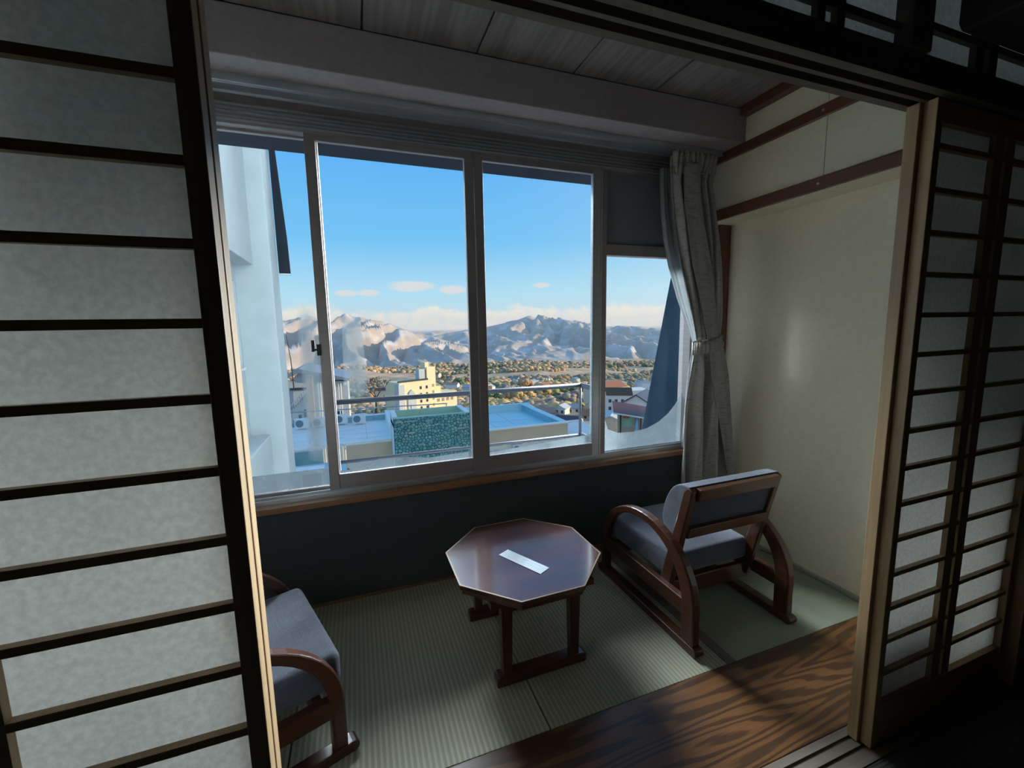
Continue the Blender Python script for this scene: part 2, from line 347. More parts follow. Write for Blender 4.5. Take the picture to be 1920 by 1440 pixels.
wr = struct('wall_right', 'cream plaster side wall with a boxed-out upper part')
box('wall_panel', plaster, 2.07, 2.2, .757, 2.1, -.02, 1.83, wr)
box('upper_panel', plaster, 1.912, 2.2, .757, 1.3385, 1.808, 2.31, wr)
box('upper_panel', plaster, 1.912, 2.2, 1.3415, 2.1, 1.808, 2.31, wr)
box('panel_seam', tape, 1.9145, 2.19, 1.3384, 1.3416, 1.809, 2.309, wr)
tr = struct('trim_1', 'reddish picture rail low on the cream side wall')
box('rail', railwood[1], 1.892, 1.912, .762, 2.0, 1.809, 1.862, tr, .002)
tr2 = struct('trim_2', 'reddish picture rail high on the cream side wall under the ceiling')
box('rail', railwood[1], 1.892, 1.912, .762, 2.0, 2.104, 2.151, tr2, .002)
for t_, z in ((tr, 1.834), (tr2, 2.126)):
    for y in (1.345, 1.90, .86):
        MB().tube([(1.8925, y, z), (1.8885, y, z)], .0048, 10).build('screw', brass, t_)
tag(box('baseboard_right', stripm, 2.052, 2.0695, 1.076, 2.0, 0, .014), 'narrow pale strip where the cream wall meets the matting', kind='structure')
wl = tag(box('wall_left', plaster, -1.58, -1.45, .757, 2.1, -.02, 2.31), 'plaster side wall of the sunroom behind the sliding screens', kind='structure')

bm_ = struct('beam', 'boxed beam in grey brown wallpaper above the window')
box('beam_body', beamm, -1.45, 1.911, 1.745, 2.1, 2.152, 2.309, bm_, .004)
cl_ = struct('ceiling', 'grained wooden board ceiling of the sunroom')
xs = [-1.45, -1.18, -.757, -.334, .089, .512, .935, 1.358, 1.86]
for a, b in zip(xs, xs[1:]):
    box('ceiling_board', ceilw, a+.003, b-.003, .757, 1.747, 2.31, 2.33, cl_, .003)
box('ceiling_backing', tape, -1.6, 2.2, .757, 2.1, 2.331, 2.38, cl_)
box('edge_moulding', railwood[1], 1.862, 1.9115, .757, 1.744, 2.272, 2.33, cl_, .003)

# header track over the screens, with two grooves underneath
hd = struct('lintel', 'dark wooden lintel with two grooves for the sliding screens')
box('lintel_body', oldwood[0], -2.2, 2.2, .660, .755, 1.800, 1.842, hd)
for y0, y1 in ((.660, .680), (.702, .713), (.735, .755)):
    box('groove_strip', oldwood[0], -2.2, 2.2, y0, y1, 1.780, 1.8005, hd)

# lattice transom above the lintel
def transom(name, label, x0, x1, bars, zbar):
    t = struct(name, label)
    box('bottom_rail', oldwood[0], x0, x1, .665, .695, 1.842, 1.8455, t)
    box('top_rail', oldwood[0], x0, x1, .665, .695, 2.275, 2.31, t)
    for z in zbar: box('lattice_bar', oldwood[0], x0, x1, .672, .684, z-.008, z+.008, t)
    for a, b in bars: box('lattice_bar', oldwood[2], a, b, .6705, .6845, 1.845, 2.276, t)
    box('paper', paper, x0, x1, .685, .6858, 1.844, 2.28, t)
    return t
transom('trim_3', 'papered lattice transom left of the dark upper post', -2.2, 1.170, [(.906, .929), (.963, .987), (.30, .323), (.357, .38), (-.30, -.277), (-.243, -.22), (-.9, -.877)], (1.890, 1.985, 2.08, 2.175))
transom('trim_4', 'papered lattice transom right of the dark upper post', 1.244, 2.2, [(1.455, 1.49), (1.513, 1.548), (2.05, 2.075)], (1.915, 2.02, 2.125, 2.22))
tag(box('upper_post', oldwood[2], 1.170, 1.244, .650, .757, 1.842, 2.33, None, .003), 'thick upright post dividing the papered transom', kind='structure')
box('transom_cap', oldwood[0], -2.2, 2.2, .66, .755, 2.309, 2.36, hd)

# front room shell
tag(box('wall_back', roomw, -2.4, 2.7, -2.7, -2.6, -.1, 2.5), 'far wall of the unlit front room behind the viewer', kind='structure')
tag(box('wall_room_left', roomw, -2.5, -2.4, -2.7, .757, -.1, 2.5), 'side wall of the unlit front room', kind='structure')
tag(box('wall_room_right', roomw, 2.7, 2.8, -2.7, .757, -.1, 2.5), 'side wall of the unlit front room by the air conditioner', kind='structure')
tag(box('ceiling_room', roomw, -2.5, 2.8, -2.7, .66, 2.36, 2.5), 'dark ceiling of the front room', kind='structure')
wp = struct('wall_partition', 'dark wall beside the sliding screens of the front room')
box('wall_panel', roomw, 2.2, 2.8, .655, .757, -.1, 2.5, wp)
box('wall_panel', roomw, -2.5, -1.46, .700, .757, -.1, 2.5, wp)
box('end_post', hinoki[2], 2.035, 2.2, .650, .757, -.0, 1.78, wp, .003)

# ================================================================== SLIDING PAPER SCREENS
def shoji(name, label, x0, x1, y0, mull, cols=True):
    """frame, lattice and paper; y0 is the face towards the front room"""
    t = struct(name, label)
    y1 = y0+.028; zt = 1.779
    for a, b in ((x0, x0+.026), (x1-.026, x1)): box('stile', hinoki[2], a, b, y0, y1, .002, zt, t, .0015)
    box('bottom_rail', hinoki[0], x0+.026, x1-.026, y0+.003, y1-.003, .003, .135, t)
    box('top_rail', hinoki[0], x0+.026, x1-.026, y0+.003, y1-.003, 1.728, zt-.001, t)
    for k in range(15 if cols else 0):
        z = .2335+k*.1033-.0035
        if z < 1.715: box('lattice_bar', hinoki[0], x0+.026, x1-.026, y0+.006, y0+.0185, z-.0065, z+.0065, t)
    for a, b in mull if cols else (): box('lattice_bar', hinoki[2], a, b, y0+.0055, y0+.019, .135, 1.728, t)
    box('paper', paper, x0+.024, x1-.024, y0+.0192, y0+.0198, .13, 1.732, t)
    return t
Y1, Y2 = .6805, .7105
mr = [(1.622, 1.661), (1.677, 1.716)]
shoji('door_1', 'sliding paper screen right of the opening, nearer track', 1.346, 2.032, Y1, mr)
shoji('door_2', 'sliding paper screen right of the opening, mostly hidden on the rear track', 1.334, 2.02, Y2, mr, False)
ml = [(-.495, -.456), (-.550, -.511)]
shoji('door_3', 'sliding paper screen left of the opening, nearer track', -.853, -.165, Y1, ml)
shoji('door_4', 'sliding paper screen left of the opening, mostly hidden on the rear track', -.841, -.1635, Y2, ml, False)

# ================================================================== WINDOW
sl = struct('window_sill', 'orange brown wooden sill under the wide window')
box('sill_board', sillw, -1.45, 1.99, 1.986, 2.03, .474, .501, sl, .002)
wfz = struct('window_frame', 'bronze grey aluminium outer frame of the wide window')
box('head', alu, -1.45, 1.87, 2.012, 2.1, 2.046, 2.152, wfz, .002)
for z in (2.056, 2.068, 2.084, 2.098, 2.116): box('head_ridge', alus, -1.45, 1.87, 2.004, 2.0125, z, z+.005, wfz)
box('bottom_track', alus, -1.45, 1.87, 2.0302, 2.1, .49, .522, wfz, .002)
for y in (2.034, 2.062): box('track_ridge', alus, -1.45, 1.87, y, y+.004, .5215, .535, wfz)
box('right_jamb', alu, 1.85, 1.868, 2.012, 2.1, .501, 2.046, wfz)
def sash(name, label, x0, x1, y0, z0, z1, ls, rs, br, tr_, m1, m2, th=.026):
    t = struct(name, label); y1 = y0+th
    box('stile', m1, x0, x0+ls, y0, y1, z0, z1, t, .002)
    box('stile', m2, x1-rs, x1, y0, y1, z0, z1, t, .002)
    box('bottom_rail', alu, x0+ls, x1-rs, y0+.002, y1-.002, z0, z0+br, t, .0015)
    box('top_rail', alu, x0+ls, x1-rs, y0+.002, y1-.002, z1-tr_, z1, t, .0015)
    g = box('pane', glas, x0+ls-.004, x1-rs+.004, y0+.011, y0+.015, z0+br-.004, z1-tr_+.004, t)
    return t
def film(t, pts, y, mt=None):
    """thin condensation lying on the inside of a pane; pts are (x, z)"""
    o = MB().prism(pts, y-.0006, y, 1).build('pane_film', mt or fog, t); o['kind'] = 'stuff'; return o
w1 = sash('window_1', 'fixed left pane of the window, partly behind the paper screen', -1.40, -.10, 2.055, .535, 2.05, .05, .04, .01, .012, alu, alu)
film(w1, [(-1.35, .545), (-.14, .545), (-.14, .628), (-1.35, .628)], 2.0655)
film(w1, [(-.235, .63), (-.15, .63), (-.15, 1.38), (-.235, 1.38)], 2.0655, pale_patch)
w2 = sash('window_2', 'left of the two sliding window sashes, with a crescent lock', -.148, .560, 2.014, .537, 2.049, .042, .043, .068, .027, alu, alu)
film(w2, [(-.10, .606), (.515, .606), (.515, .640), (.30, .632), (.18, .650), (.08, .655), (.02, .640), (-.03, .622), (-.10, .620)], 2.0245)
film(w2, [(-.065, .93), (.045, .93), (.025, 1.33), (-.05, 1.33)], 2.0245, pale_patch)
lk = MB().box(-.158, -.142, 2.000, 2.0145, 1.145, 1.195).box(-.172, -.150, 2.0005, 2.008, 1.166, 1.176).box(-.178, -.166, 1.999, 2.010, 1.162, 1.212).build('crescent_lock', black, w2, .002)
w3 = sash('window_3', 'right of the two sliding window sashes', .562, 1.240, 2.014, .537, 2.049, .043, .045, .068, .027, alu, alus)
film(w3, [(.605, .606), (1.195, .606), (1.195, .655), (.95, .640), (.605, .622)], 2.0245)
w4 = struct('window_4', 'narrow right window part under a blue grey infill panel')
box('mullion', alu, 1.240, 1.284, 2.022, 2.09, .535, 2.049, w4, .002)
box('mullion_edge', alus, 1.2405, 1.250, 2.0135, 2.0225, .535, 2.049, w4)
box('infill_panel', panelg, 1.284, 1.85, 2.055, 2.066, 1.683, 2.046, w4)
box('transom', alu, 1.284, 1.85, 2.036, 2.085, 1.626, 1.684, w4, .002)
box('pane', glas, 1.28, 1.854, 2.066, 2.070, .532, 1.63, w4)
film(w4, [(1.284, .535), (1.85, .535), (1.85, .83), (1.80, .765), (1.75, .715), (1.68, .67), (1.60, .64), (1.50, .628), (1.40, .632), (1.33, .66), (1.30, .75), (1.297, 1.0), (1.284, 1.05)], 2.0655)

# ================================================================== CURTAINS
cr_ = thing('curtain_rail', 'twin silver curtain tracks fixed under the boxed beam', 'curtain rail')
for y in (1.865, 1.935):
    MB().box(-1.45, 1.88, y-.009, y+.009, 2.128, 2.1515).box(-1.45, 1.88, y-.011, y-.007, 2.124, 2.130).box(-1.45, 1.88, y+.007, y+.011, 2.124, 2.130).build('track', alus, cr_)
def drape(name, rows, y0, folds, amp, mt, parent, nu=120, fl_=None, yoff=None):
    """hanging cloth from rows of (z left, x left, z right, x right, fold depth)"""
    V = []; F = []
    rr = []
    for a, b in zip(rows, rows[1:]):
        k = max(2, int(abs(a[0]-b[0])/.02))
        rr += [tuple(p+(q-p)*i/k for p, q in zip(a, b)) for i in range(k)]
    rr.append(rows[-1])
    for i, (zl, xl, zr, xr, am) in enumerate(rr):
        s = i/len(rr)
        for j in range(nu+1):
            u = j/nu; ph = folds*2*math.pi*(u+.02*math.sin(5*s+u*6))
            w_ = math.sin(ph)+.35*math.sin(2.3*ph+4*s)
            V.append((xl+(xr-xl)*(u+.012*math.cos(ph)), y0+amp*am*w_+(yoff(u, s) if yoff else 0), zl+(zr-zl)*u))
    n = nu+1
    F = [(i*n+j, i*n+j+1, (i+1)*n+j+1, (i+1)*n+j) for i in range(len(rr)-1) for j in range(nu)]
    o = from_np(name, V, F, mt, parent, True); o.location = (0, 0, 0)
    so = o.modifiers.new('cloth thickness', 'SOLIDIFY'); so.thickness = .0022
    return o
ct = thing('curtain', 'beige jacquard curtain tied back at the right end of the window', 'curtain')
drape('upper_cloth', [(2.094, 1.548, 2.100, 1.822, 1.0), (2.03, 1.548, 2.05, 1.822, .9), (1.957, 1.553, 1.98, 1.806, .7), (1.816, 1.578, 1.835, 1.840, .9), (1.685, 1.600, 1.70, 1.868, 1.0), (1.551, 1.632, 1.56, 1.890, .9), (1.387, 1.682, 1.387, 1.903, .7), (1.273, 1.715, 1.27, 1.909, .5), (1.165, 1.743, 1.165, 1.905, .35)], 1.853, 5, .024, curtm, ct)
drape('heading_pleats', [(2.112, 1.546, 2.118, 1.82, 1.0), (2.075, 1.546, 2.082, 1.82, 1.0), (2.03, 1.548, 2.05, 1.818, .6), (2.0, 1.55, 2.02, 1.81, .3)], 1.840, 9, .013, curtm, ct)
drape('lower_cloth', [(1.12, 1.740, 1.12, 1.912, .35), (.975, 1.728, .97, 1.955, .8), (.79, 1.700, .785, 1.995, 1.0), (.61, 1.690, .60, 2.022, 1.15), (.47, 1.684, .46, 2.034, 1.2), (.345, 1.686, .315, 2.040, 1.25)], 1.853, 3, .030, curtm, ct)
drape('front_flap', [(1.15, 1.80, 1.14, 1.905, .3), (.97, 1.832, .955, 1.962, .5), (.79, 1.88, .77, 1.99, .6), (.60, 1.93, .58, 2.02, .6), (.45, 1.965, .43, 2.036, .6), (.33, 1.985, .30, 2.046, .6)], 1.822, 1.2, .012, curtm, ct, nu=40)
drape('front_flap', [(2.06, 1.60, 2.06, 1.70, .3), (1.85, 1.61, 1.85, 1.72, .5), (1.56, 1.675, 1.56, 1.80, .6), (1.30, 1.76, 1.30, 1.85, .5), (1.16, 1.80, 1.16, 1.87, .3)], 1.826, 1.0, .010, curtm, ct, nu=40)
tb = MB()
ring = []
for k in range(25):
    t = 2*math.pi*k/24; ring.append((1.825+.092*math.cos(t), 1.853+.048*math.sin(t)))
for i in range(24):
    (xa, ya), (xb, yb) = ring[i], ring[i+1]
    za, zb = 1.135+.02*math.cos(i*.26), 1.135+.02*math.cos((i+1)*.26)
    tb.add([(xa, ya, za-.034), (xb, yb, zb-.034), (xb, yb, zb+.034), (xa, ya, za+.034)], [(0, 1, 2, 3)])
tbo = tb.build('tieback', curtm, ct, smooth=True); so = tbo.modifiers.new('cloth thickness', 'SOLIDIFY'); so.thickness = .004
MB().box(1.905, 1.945, 1.85, 1.858, 1.125, 1.15).build('tieback_tail', curtm, ct, .003)
sh = thing('sheer_curtain', 'thin pale sheer curtain gathered behind the beige jacquard curtain', 'curtain')
drape('sheer_cloth', [(2.055, 1.541, 2.06, 1.64, 1.0), (1.965, 1.544, 1.97, 1.65, .8), (1.832, 1.555, 1.84, 1.67, .8), (1.698, 1.577, 1.70, 1.69, .8), (1.56, 1.613, 1.56, 1.735, .8), (1.39, 1.677, 1.39, 1.785, .6), (1.244, 1.746, 1.243, 1.83, .4), (1.154, 1.790, 1.152, 1.86, .3), (1.109, 1.790, 1.107, 1.86, .3), (.973, 1.768, .969, 1.85, .6), (.788, 1.758, .782, 1.85, .8), (.54, 1.745, .53, 1.85, .9)], 1.93, 5, .010, sheerm, sh, nu=80)

# ================================================================== FURNITURE
def rounded_box(x0, x1, y0, y1, z0, z1, r, name, mt, parent, crown=0.0):
    bm = bmesh.new()
    bmesh.ops.create_grid(bm, x_segments=8, y_segments=8, size=.5); bm.free()
    o = MB().box(x0, x1, y0, y1, z0, z1).build(name, mt, parent)
    b = o.modifiers.new('round edges', 'BEVEL'); b.width = r; b.segments = 5; b.limit_method = 'NONE'
    for p in o.data.polygons: p.use_smooth = True
    if crown:
        for v in o.data.vertices:
            if v.co.z > (z0+z1)/2: v.co.z += crown*(v.co.y-y0)/(y1-y0)
    return o
def make_chair(label, loc, rz):
    t = thing('low_armchair', label, 'armchair', loc, rz, None)
    for s in (-1, 1):
        xo = s*.2675; xi = xo-s*.036; x0, x1 = min(xo, xi), max(xo, xi)
        # runner with rounded ends
        pts = [(.012, -0), (.673, 0), (.683, .008), (.685, .02), (.678, .030), (.664, .033), (.02, .033), (.006, .030), (0, .02), (.003, .008)]
        MB().prism(pts, x0-.004, x1+.004, 0).build('runner', redwood[1], t, .004)
        # bent arch: front leg, arm and rear leg in one sweep
        outer = [(.021, .03), (.023, .12)]; inner = [(.086, .03), (.088, .12)]
        n = 26
        for k in range(n+1):
            a = math.pi*k/n
            outer.append((.337-.316*math.cos(a), .165+.281*abs(math.sin(a))**.92))
        for k in range(n+1):
            a = math.pi*k/n
            cx = .350; inner.append((cx-.262*math.cos(a), .165+.248*abs(math.sin(a))**.92))
        outer += [(.653, .12), (.653, .03)]; inner += [(.612, .12), (.612, .03)]
        mb = MB(); q = len(outer)
        vv = [(x0, y, z) for y, z in outer]+[(x0, y, z) for y, z in inner]+[(x1, y, z) for y, z in outer]+[(x1, y, z) for y, z in inner]
        ff = []
        for i in range(q-1):
            ff += [(i, i+1, q+i+1, q+i), (2*q+i, 3*q+i, 3*q+i+1, 2*q+i+1), (i, 2*q+i, 2*q+i+1, i+1), (q+i, q+i+1, 3*q+i+1, 3*q+i)]
        ff += [(0, q, 3*q, 2*q), (q-1, 3*q-1, 4*q-1, 2*q-1)]
        mb.add(vv, ff).build('arm', redwood[1], t, .007, seg=3)
        MB().box(x0+.004 if s < 0 else x0+.002, x1-.002 if s < 0 else x1-.004, .085, .615, .136, .196).build('side_rail', redwood[1], t, .004)
        # leaning back post
        a0 = s*.236; xx = sorted((a0, a0-s*.028))
        MB().prism([(.205, .120), (.268, .120), (.128, .610), (.112, .628), (.098, .632), (.082, .622)], xx[0], xx[1], 0).build('back_post', redwood[2], t, .005)
    MB().box(-.232, .232, .215, .24, .10, .175).build('rear_rail', redwood[0], t, .004)
    MB().box(-.232, .232, .575, .60, .12, .185).build('front_rail', redwood[0], t, .004)
    def lean(z): return .2365-(z-.12)*.2855
    def slat(z0, z1, name, mt, d0, d1, x=.208):
        p = [(lean(z0)-d0, z0), (lean(z0)-d1, z0), (lean(z1)-d1, z1), (lean(z1)-d0, z1)]
        return MB().prism(p, -x, x, 0).build(name, mt, t, .003)
    slat(.580, .6315, 'back_rail', redwood[0], -.004, .026); slat(.408, .455, 'back_rail', redwood[0], -.004, .026)
    slat(.450, .585, 'back_cloth', backf, -.012, .002)
    # back cushion, bulging forward
    prof = []
    for k in range(15):
        a = math.pi*k/14; z = .52-.115*math.cos(a); prof.append((lean(z)+.016+.098*abs(math.sin(a))**.6, z))
    prof += [(lean(.637)+.008, .637), (lean(.405)+.008, .405)]
    o = MB().prism(prof, -.234, .234, 0).build('back_cushion', linenm, t, .012, seg=3)
    rounded_box(-.228, .228, .212, .662, .192, .292, .026, 'seat_cushion', linenm, t, .012)
    return t
make_chair('low bentwood armchair facing the window beside the cream wall', (1.391, 1.133, 0), R(.4))
make_chair('low bentwood armchair half hidden behind the left paper screen', (-.797, 1.25, 0), R(-70))

tb_ = thing('low_table', 'low octagonal dark red wooden table between the two armchairs', 'table', (.573, 1.491, 0), R(.5))
def octa(r, rot=22.5): return [(r*math.cos(R(rot+45*k)), r*math.sin(R(rot+45*k))) for k in range(8)]
MB().prism(octa(.307), .341, .3595).build('table_top', tablew, tb_, .002)
ed = MB(); a, b = octa(.3085), octa(.3085)
po, pi_ = octa(.3095), octa(.3035)
vv = [(x, y, .3575) for x, y in po]+[(x, y, .3600) for x, y in po]+[(x, y, .3600) for x, y in pi_]+[(x, y, .3575) for x, y in pi_]
ff = []
for k in range(8):
    j = (k+1) % 8
    ff += [(k, j, 8+j, 8+k), (8+k, 8+j, 16+j, 16+k), (16+k, 16+j, 24+j, 24+k), (24+k, 24+j, j, k)]
tag(ed.add(vv, ff).build('edge_band', edge_pale, tb_), 'pale edge line of the table top')
MB().prism(octa(.298), .322, .3412).build('apron', redwood[0], tb_, .002)
for y in (-.188, .178):
    MB().prism([(-.183, 0), (.165, 0), (.168, .006), (.168, .03), (.160, .036), (-.176, .036), (-.184, .028), (-.185, .006)], y-.024, y+.024, 1).build('runner', redwood[0], tb_, .004)
    for x in (-.142, .124):
        s = 1 if x > 0 else -1
        MB().hexa([(x-.016, y-.016, .03), (x+.016, y-.016, .03), (x+.016, y+.016, .03), (x-.016, y+.016, .03),
                   (x-.021, y-.019, .323), (x+.021, y-.019, .323), (x+.021, y+.019, .323), (x-.021, y+.019, .323)]).build('leg', redwood[2], tb_, .002)
    box('top_bearer', redwood[0], -.20, .20, y-.02, y+.02, .300, .3225, tb_)
ps = thing('paper_slip', 'pale blue white paper slip lying on the octagonal table', 'paper', (.552, 1.430, .3602), math.atan2(1.326-1.508, .577-.478))
MB().box(-.1035, .1035, -.0265, .0265, 0, .0012).build('sheet', whitep, ps)
ink = MB()
for (x, y, w_, h_) in [(-.012, .008, .004, .004), (-.004, .006, .005, .004), (.004, .009, .003, .004)]+[(-.085+.011*i, -.010+.002*math.sin(i*2), .006, .0012) for i in range(9)]+[(.0+.012*i, -.004, .008, .0008) for i in range(7)]+[(.01+.012*i, .012, .007, .0008) for i in range(6)]:
    ink.box(x, x+w_, y, y+h_, .0012, .00135)
io = ink.build('faint_writing', inkm, ps); io['kind'] = 'stuff'

ac = thing('air_conditioner', 'boxy air conditioner with shade put into its colour, fixed over the right end of the papered transom', 'air conditioner', (1.322, .44, 1.882))
MB().prism([(0, .03), (.03, 0), (.20, .008), (.208, .03), (.208, .30), (.03, .30), (0, .27)], 0, .78, 0).build('casing', acm, ac, .006)
box('air_outlet', black, .05, .73, .025, .085, -.002, .004, ac)
for k in range(2): box('louver', acm, .055, .725, .035+.022*k, .05+.022*k, -.004, .0, ac)
# ================================================================== OUTSIDE: HOTEL
hx = struct('wall_exterior', 'outer face of the hotel around and below the window, stretched to shade the roofs')
box('wall_block', facade, -30, -1.46, 2.1, 2.16, -30, 22, hx)
box('wall_block', facade, 2.08, 210, 2.1, 2.16, -30, 34, hx)  # unseen facade made this long and tall to shade the roofs
box('wall_block', facade, -1.46, 2.08, 2.1, 2.16, -30, .49, hx)
box('wall_block', facade, -1.46, 2.08, 2.1, 2.16, 2.15, 22, hx)
tag(box('eave', darkfin, -1.0, 4.2, 2.16, 2.35, 2.084, 2.22), 'shallow eave outside the window, shadow put into its black colour', kind='structure')  # black colour stands for the shadow on the eave
rl = thing('window_railing', 'steel tube safety railing outside the two sliding sashes', 'railing', (0, 2.32, 0))
MB().tube([(-.14, 0, .888), (1.3, 0, .888)], .0135, 14).build('top_tube', railm, rl, smooth=True)
MB().tube([(-.14, 0, .572), (1.3, 0, .572)], .0095, 12).build('lower_tube', railm, rl, smooth=True)
for x in (-.12, .59, 1.292): MB().tube([(x, 0, .575), (x, 0, .885)], .008, 10).build('post', railm, rl, smooth=True)
for z in (.888, .572):
    for x in (-.13, 1.296): box('wall_bracket', railm, x-.006, x+.006, -.17, .0, z-.016, z+.016, rl, .003)
MB().prism([(2.16, .2), (2.62, .2), (2.20, 1.9), (2.16, 1.9)], 1.93, 1.97, 0).build('wing_board', finblue)
tag(bpy.data.objects['wing_board'], 'dark slanted board standing out beside the narrow right pane', 'partition')

wg = thing('hotel_wing', 'white rendered hotel wing beside the window with a boxed bay', 'building', (-1.43, 2.16, 0))
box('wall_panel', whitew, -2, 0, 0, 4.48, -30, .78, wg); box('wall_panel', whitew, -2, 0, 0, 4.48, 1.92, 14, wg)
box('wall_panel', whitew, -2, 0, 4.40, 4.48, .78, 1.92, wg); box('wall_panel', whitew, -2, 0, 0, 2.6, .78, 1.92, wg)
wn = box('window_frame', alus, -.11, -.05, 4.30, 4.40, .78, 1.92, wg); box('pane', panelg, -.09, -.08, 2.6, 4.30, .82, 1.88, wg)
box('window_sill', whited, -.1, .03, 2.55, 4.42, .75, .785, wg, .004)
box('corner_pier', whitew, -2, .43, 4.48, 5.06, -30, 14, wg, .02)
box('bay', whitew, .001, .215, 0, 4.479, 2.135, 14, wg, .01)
MB().prism([(0, -30), (4.479, -30), (4.479, -.17), (4.40, -.17), (0, -.17)], .001, .235, 0).build('low_parapet', whitew, wg, .01)
MB().prism([(-.995, 2.10), (-.845, 2.10), (-.855, 2.6), (-.93, 4.1), (-.94, 9), (-.995, 9)], 7.222, 7.26, 1).build('corner_board', darkfin)
cbd = bpy.data.objects['corner_board']; tag(cbd, 'tall dark board fixed to the corner of the white hotel wing', 'board')
box('edge_strip', alus, -.995, -.843, 7.219, 7.263, 2.085, 2.10, cbd)

# ================================================================== OUTSIDE: ROOF TERRACES
ZR = -4.55
rt_ = thing('flat_roof', 'wide pale flat roof carrying the row of outdoor units', 'roof', (0, 0, 0))
box('deck', roofwhite, -14, 1.62, 23.1, 28.6, ZR-.12, ZR, rt_)
for y, x0, x1 in ((24.6, -2.3, -.9), (25.2, -1.0, 1.2), (26.2, -3.0, -.4), (24.0, -.3, 1.4)):
    box('roof_seam', steel, x0, x1, y, y+.02, ZR, ZR+.006, rt_)
for x in (-2.6, -1.4, .25): box('roof_seam', steel, x, x+.02, 23.4, 27.3, ZR, ZR+.006, rt_)
box('front_curb', whited, -.81, 1.62, 23.0, 23.25, ZR-.12, ZR+.07, rt_, .01)
box('fascia', tanfas, -.78, 1.6, 22.98, 23.1, -5.38, ZR-.08, rt_)
box('lower_wall', whited, -.78, 1.62, 23.1, 23.3, -12, -5.38, rt_)
box('back_parapet', bluedark, -.95, 1.76, 28.46, 28.62, ZR, -4.2, rt_); box('parapet_cap', whited, -.95, 1.80, 28.42, 28.66, -4.2, -4.14, rt_)
box('back_parapet', bluedark, -14, -.95, 28.46, 28.62, ZR, -4.3, rt_)
box('side_wall', whited, 1.50, 1.76, 22.9, 28.6, ZR-.9, -3.95, rt_)
box('low_edge_rail', whited, -4.2, -1.95, 23.5, 23.6, ZR-.05, ZR+.03, rt_); box('low_edge_rail', unitw, -4.2, -2.0, 23.42, 23.5, ZR-.28, ZR-.16, rt_)
box('sunken_wall', bluedark, -6, -1.95, 23.62, 23.7, -5.9, ZR-.05, rt_)
gr = thing('roof_railing', 'thin steel railing along the far edge of the pale flat roof', 'railing', (0, 28.46, 0))
MB().tube([(-3.95, 0, -3.62), (5.6, 0, -3.80)], .035, 8).build('top_tube', steel, gr, smooth=True)
for k in range(9):
    x = -3.9+k*1.18; MB().tube([(x, 0, ZR+.05), (x, 0, -3.65-.18*k/8)], .028, 6).build('post', steel, gr, smooth=True)
def outdoor_unit(label, loc, rz=0, s=1.0, group=None):
    t = thing('outdoor_unit', label, 'outdoor unit', loc, rz, group)
    w, d, h = .78*s, .30*s, .56*s
    box('casing', unitw, -w/2, w/2, 0, d, .09, .09+h, t, .012)
    cx = -.12*s; cz = .09+h*.5
    MB().prism([(cx+.215*s*math.cos(k*math.pi/12), cz+.215*s*math.sin(k*math.pi/12)) for k in range(24)], -.008, .004, 1).build('fan_grille', grille, t)
    rg = MB(); a_ = [(cx+.235*s*math.cos(k*math.pi/12), cz+.235*s*math.sin(k*math.pi/12)) for k in range(25)]
    rg.tube([(x, -.008, z) for x, z in a_], .012*s, 6).build('fan_ring', unitw, t)
    for x in (-w*.33, w*.33): MB().tube([(x, d/2, 0), (x, d/2, .10)], .075*s, 10).build('foot', unitw, t)
    return t
G = 'outdoor units along the far parapet'
outdoor_unit('outdoor unit on the flat roof, nearest the white wing', (-3.30, 27.55, ZR), 0, 1, G)
outdoor_unit('outdoor unit on the flat roof, second from the white wing', (-2.36, 27.55, ZR), 0, 1, G)
outdoor_unit('outdoor unit on the flat roof behind the window stile, third along', (-1.15, 27.9, ZR), 0, 1, G)
outdoor_unit('outdoor unit on the flat roof, farthest from the white wing', (-.10, 27.55, ZR), 0, 1, G)
# large cabinet below
cb = thing('equipment_cabinet', 'white framed cabinet with a dark grille below the flat roof', 'cabinet', (-2.0, 18.5, -5.4))
box('casing', unitw, -.62, .42, 0, .6, 0, 1.02, cb, .015); box('dark_grille', grille, -.36, .36, -.012, .01, .06, .90, cb)
box('lid', whited, -.66, .46, -.04, .62, 1.0, 1.06, cb, .01)
lw = thing('lower_terrace', 'small blue coated terrace below the flat roof edge', 'terrace', (0, 0, 0))
box('deck', blueroof, -6, -.8, 18.0, 23.0, -6.6, -5.4, lw); box('curb', whited, -3.4, -2.3, 18.9, 19.05, -5.4, -5.1, lw)
pp = thing('drain_pipe', 'white drain pipes climbing the end of the tan fascia', 'pipe', (-1.0, 22.9, 0))
for k in range(3): MB().tube([(-.35+.14*k, 0, -7), (-.35+.14*k, 0, -4.5-.12*k)], .035, 8).build('pipe', whited, pp, smooth=True)
MB().tube([(-.6, .0, -4.45), (-.05, 0, -4.45), (.12, 0, -4.5), (.18, 0, -4.8)], .025, 8).build('pipe', whited, pp, smooth=True)
MB().tube([(.05, -.1, -5.75), (.28, -.1, -5.85), (.40, -.1, -6.1), (.44, -.1, -6.6)], .06, 8).build('hose', black, pp, smooth=True)

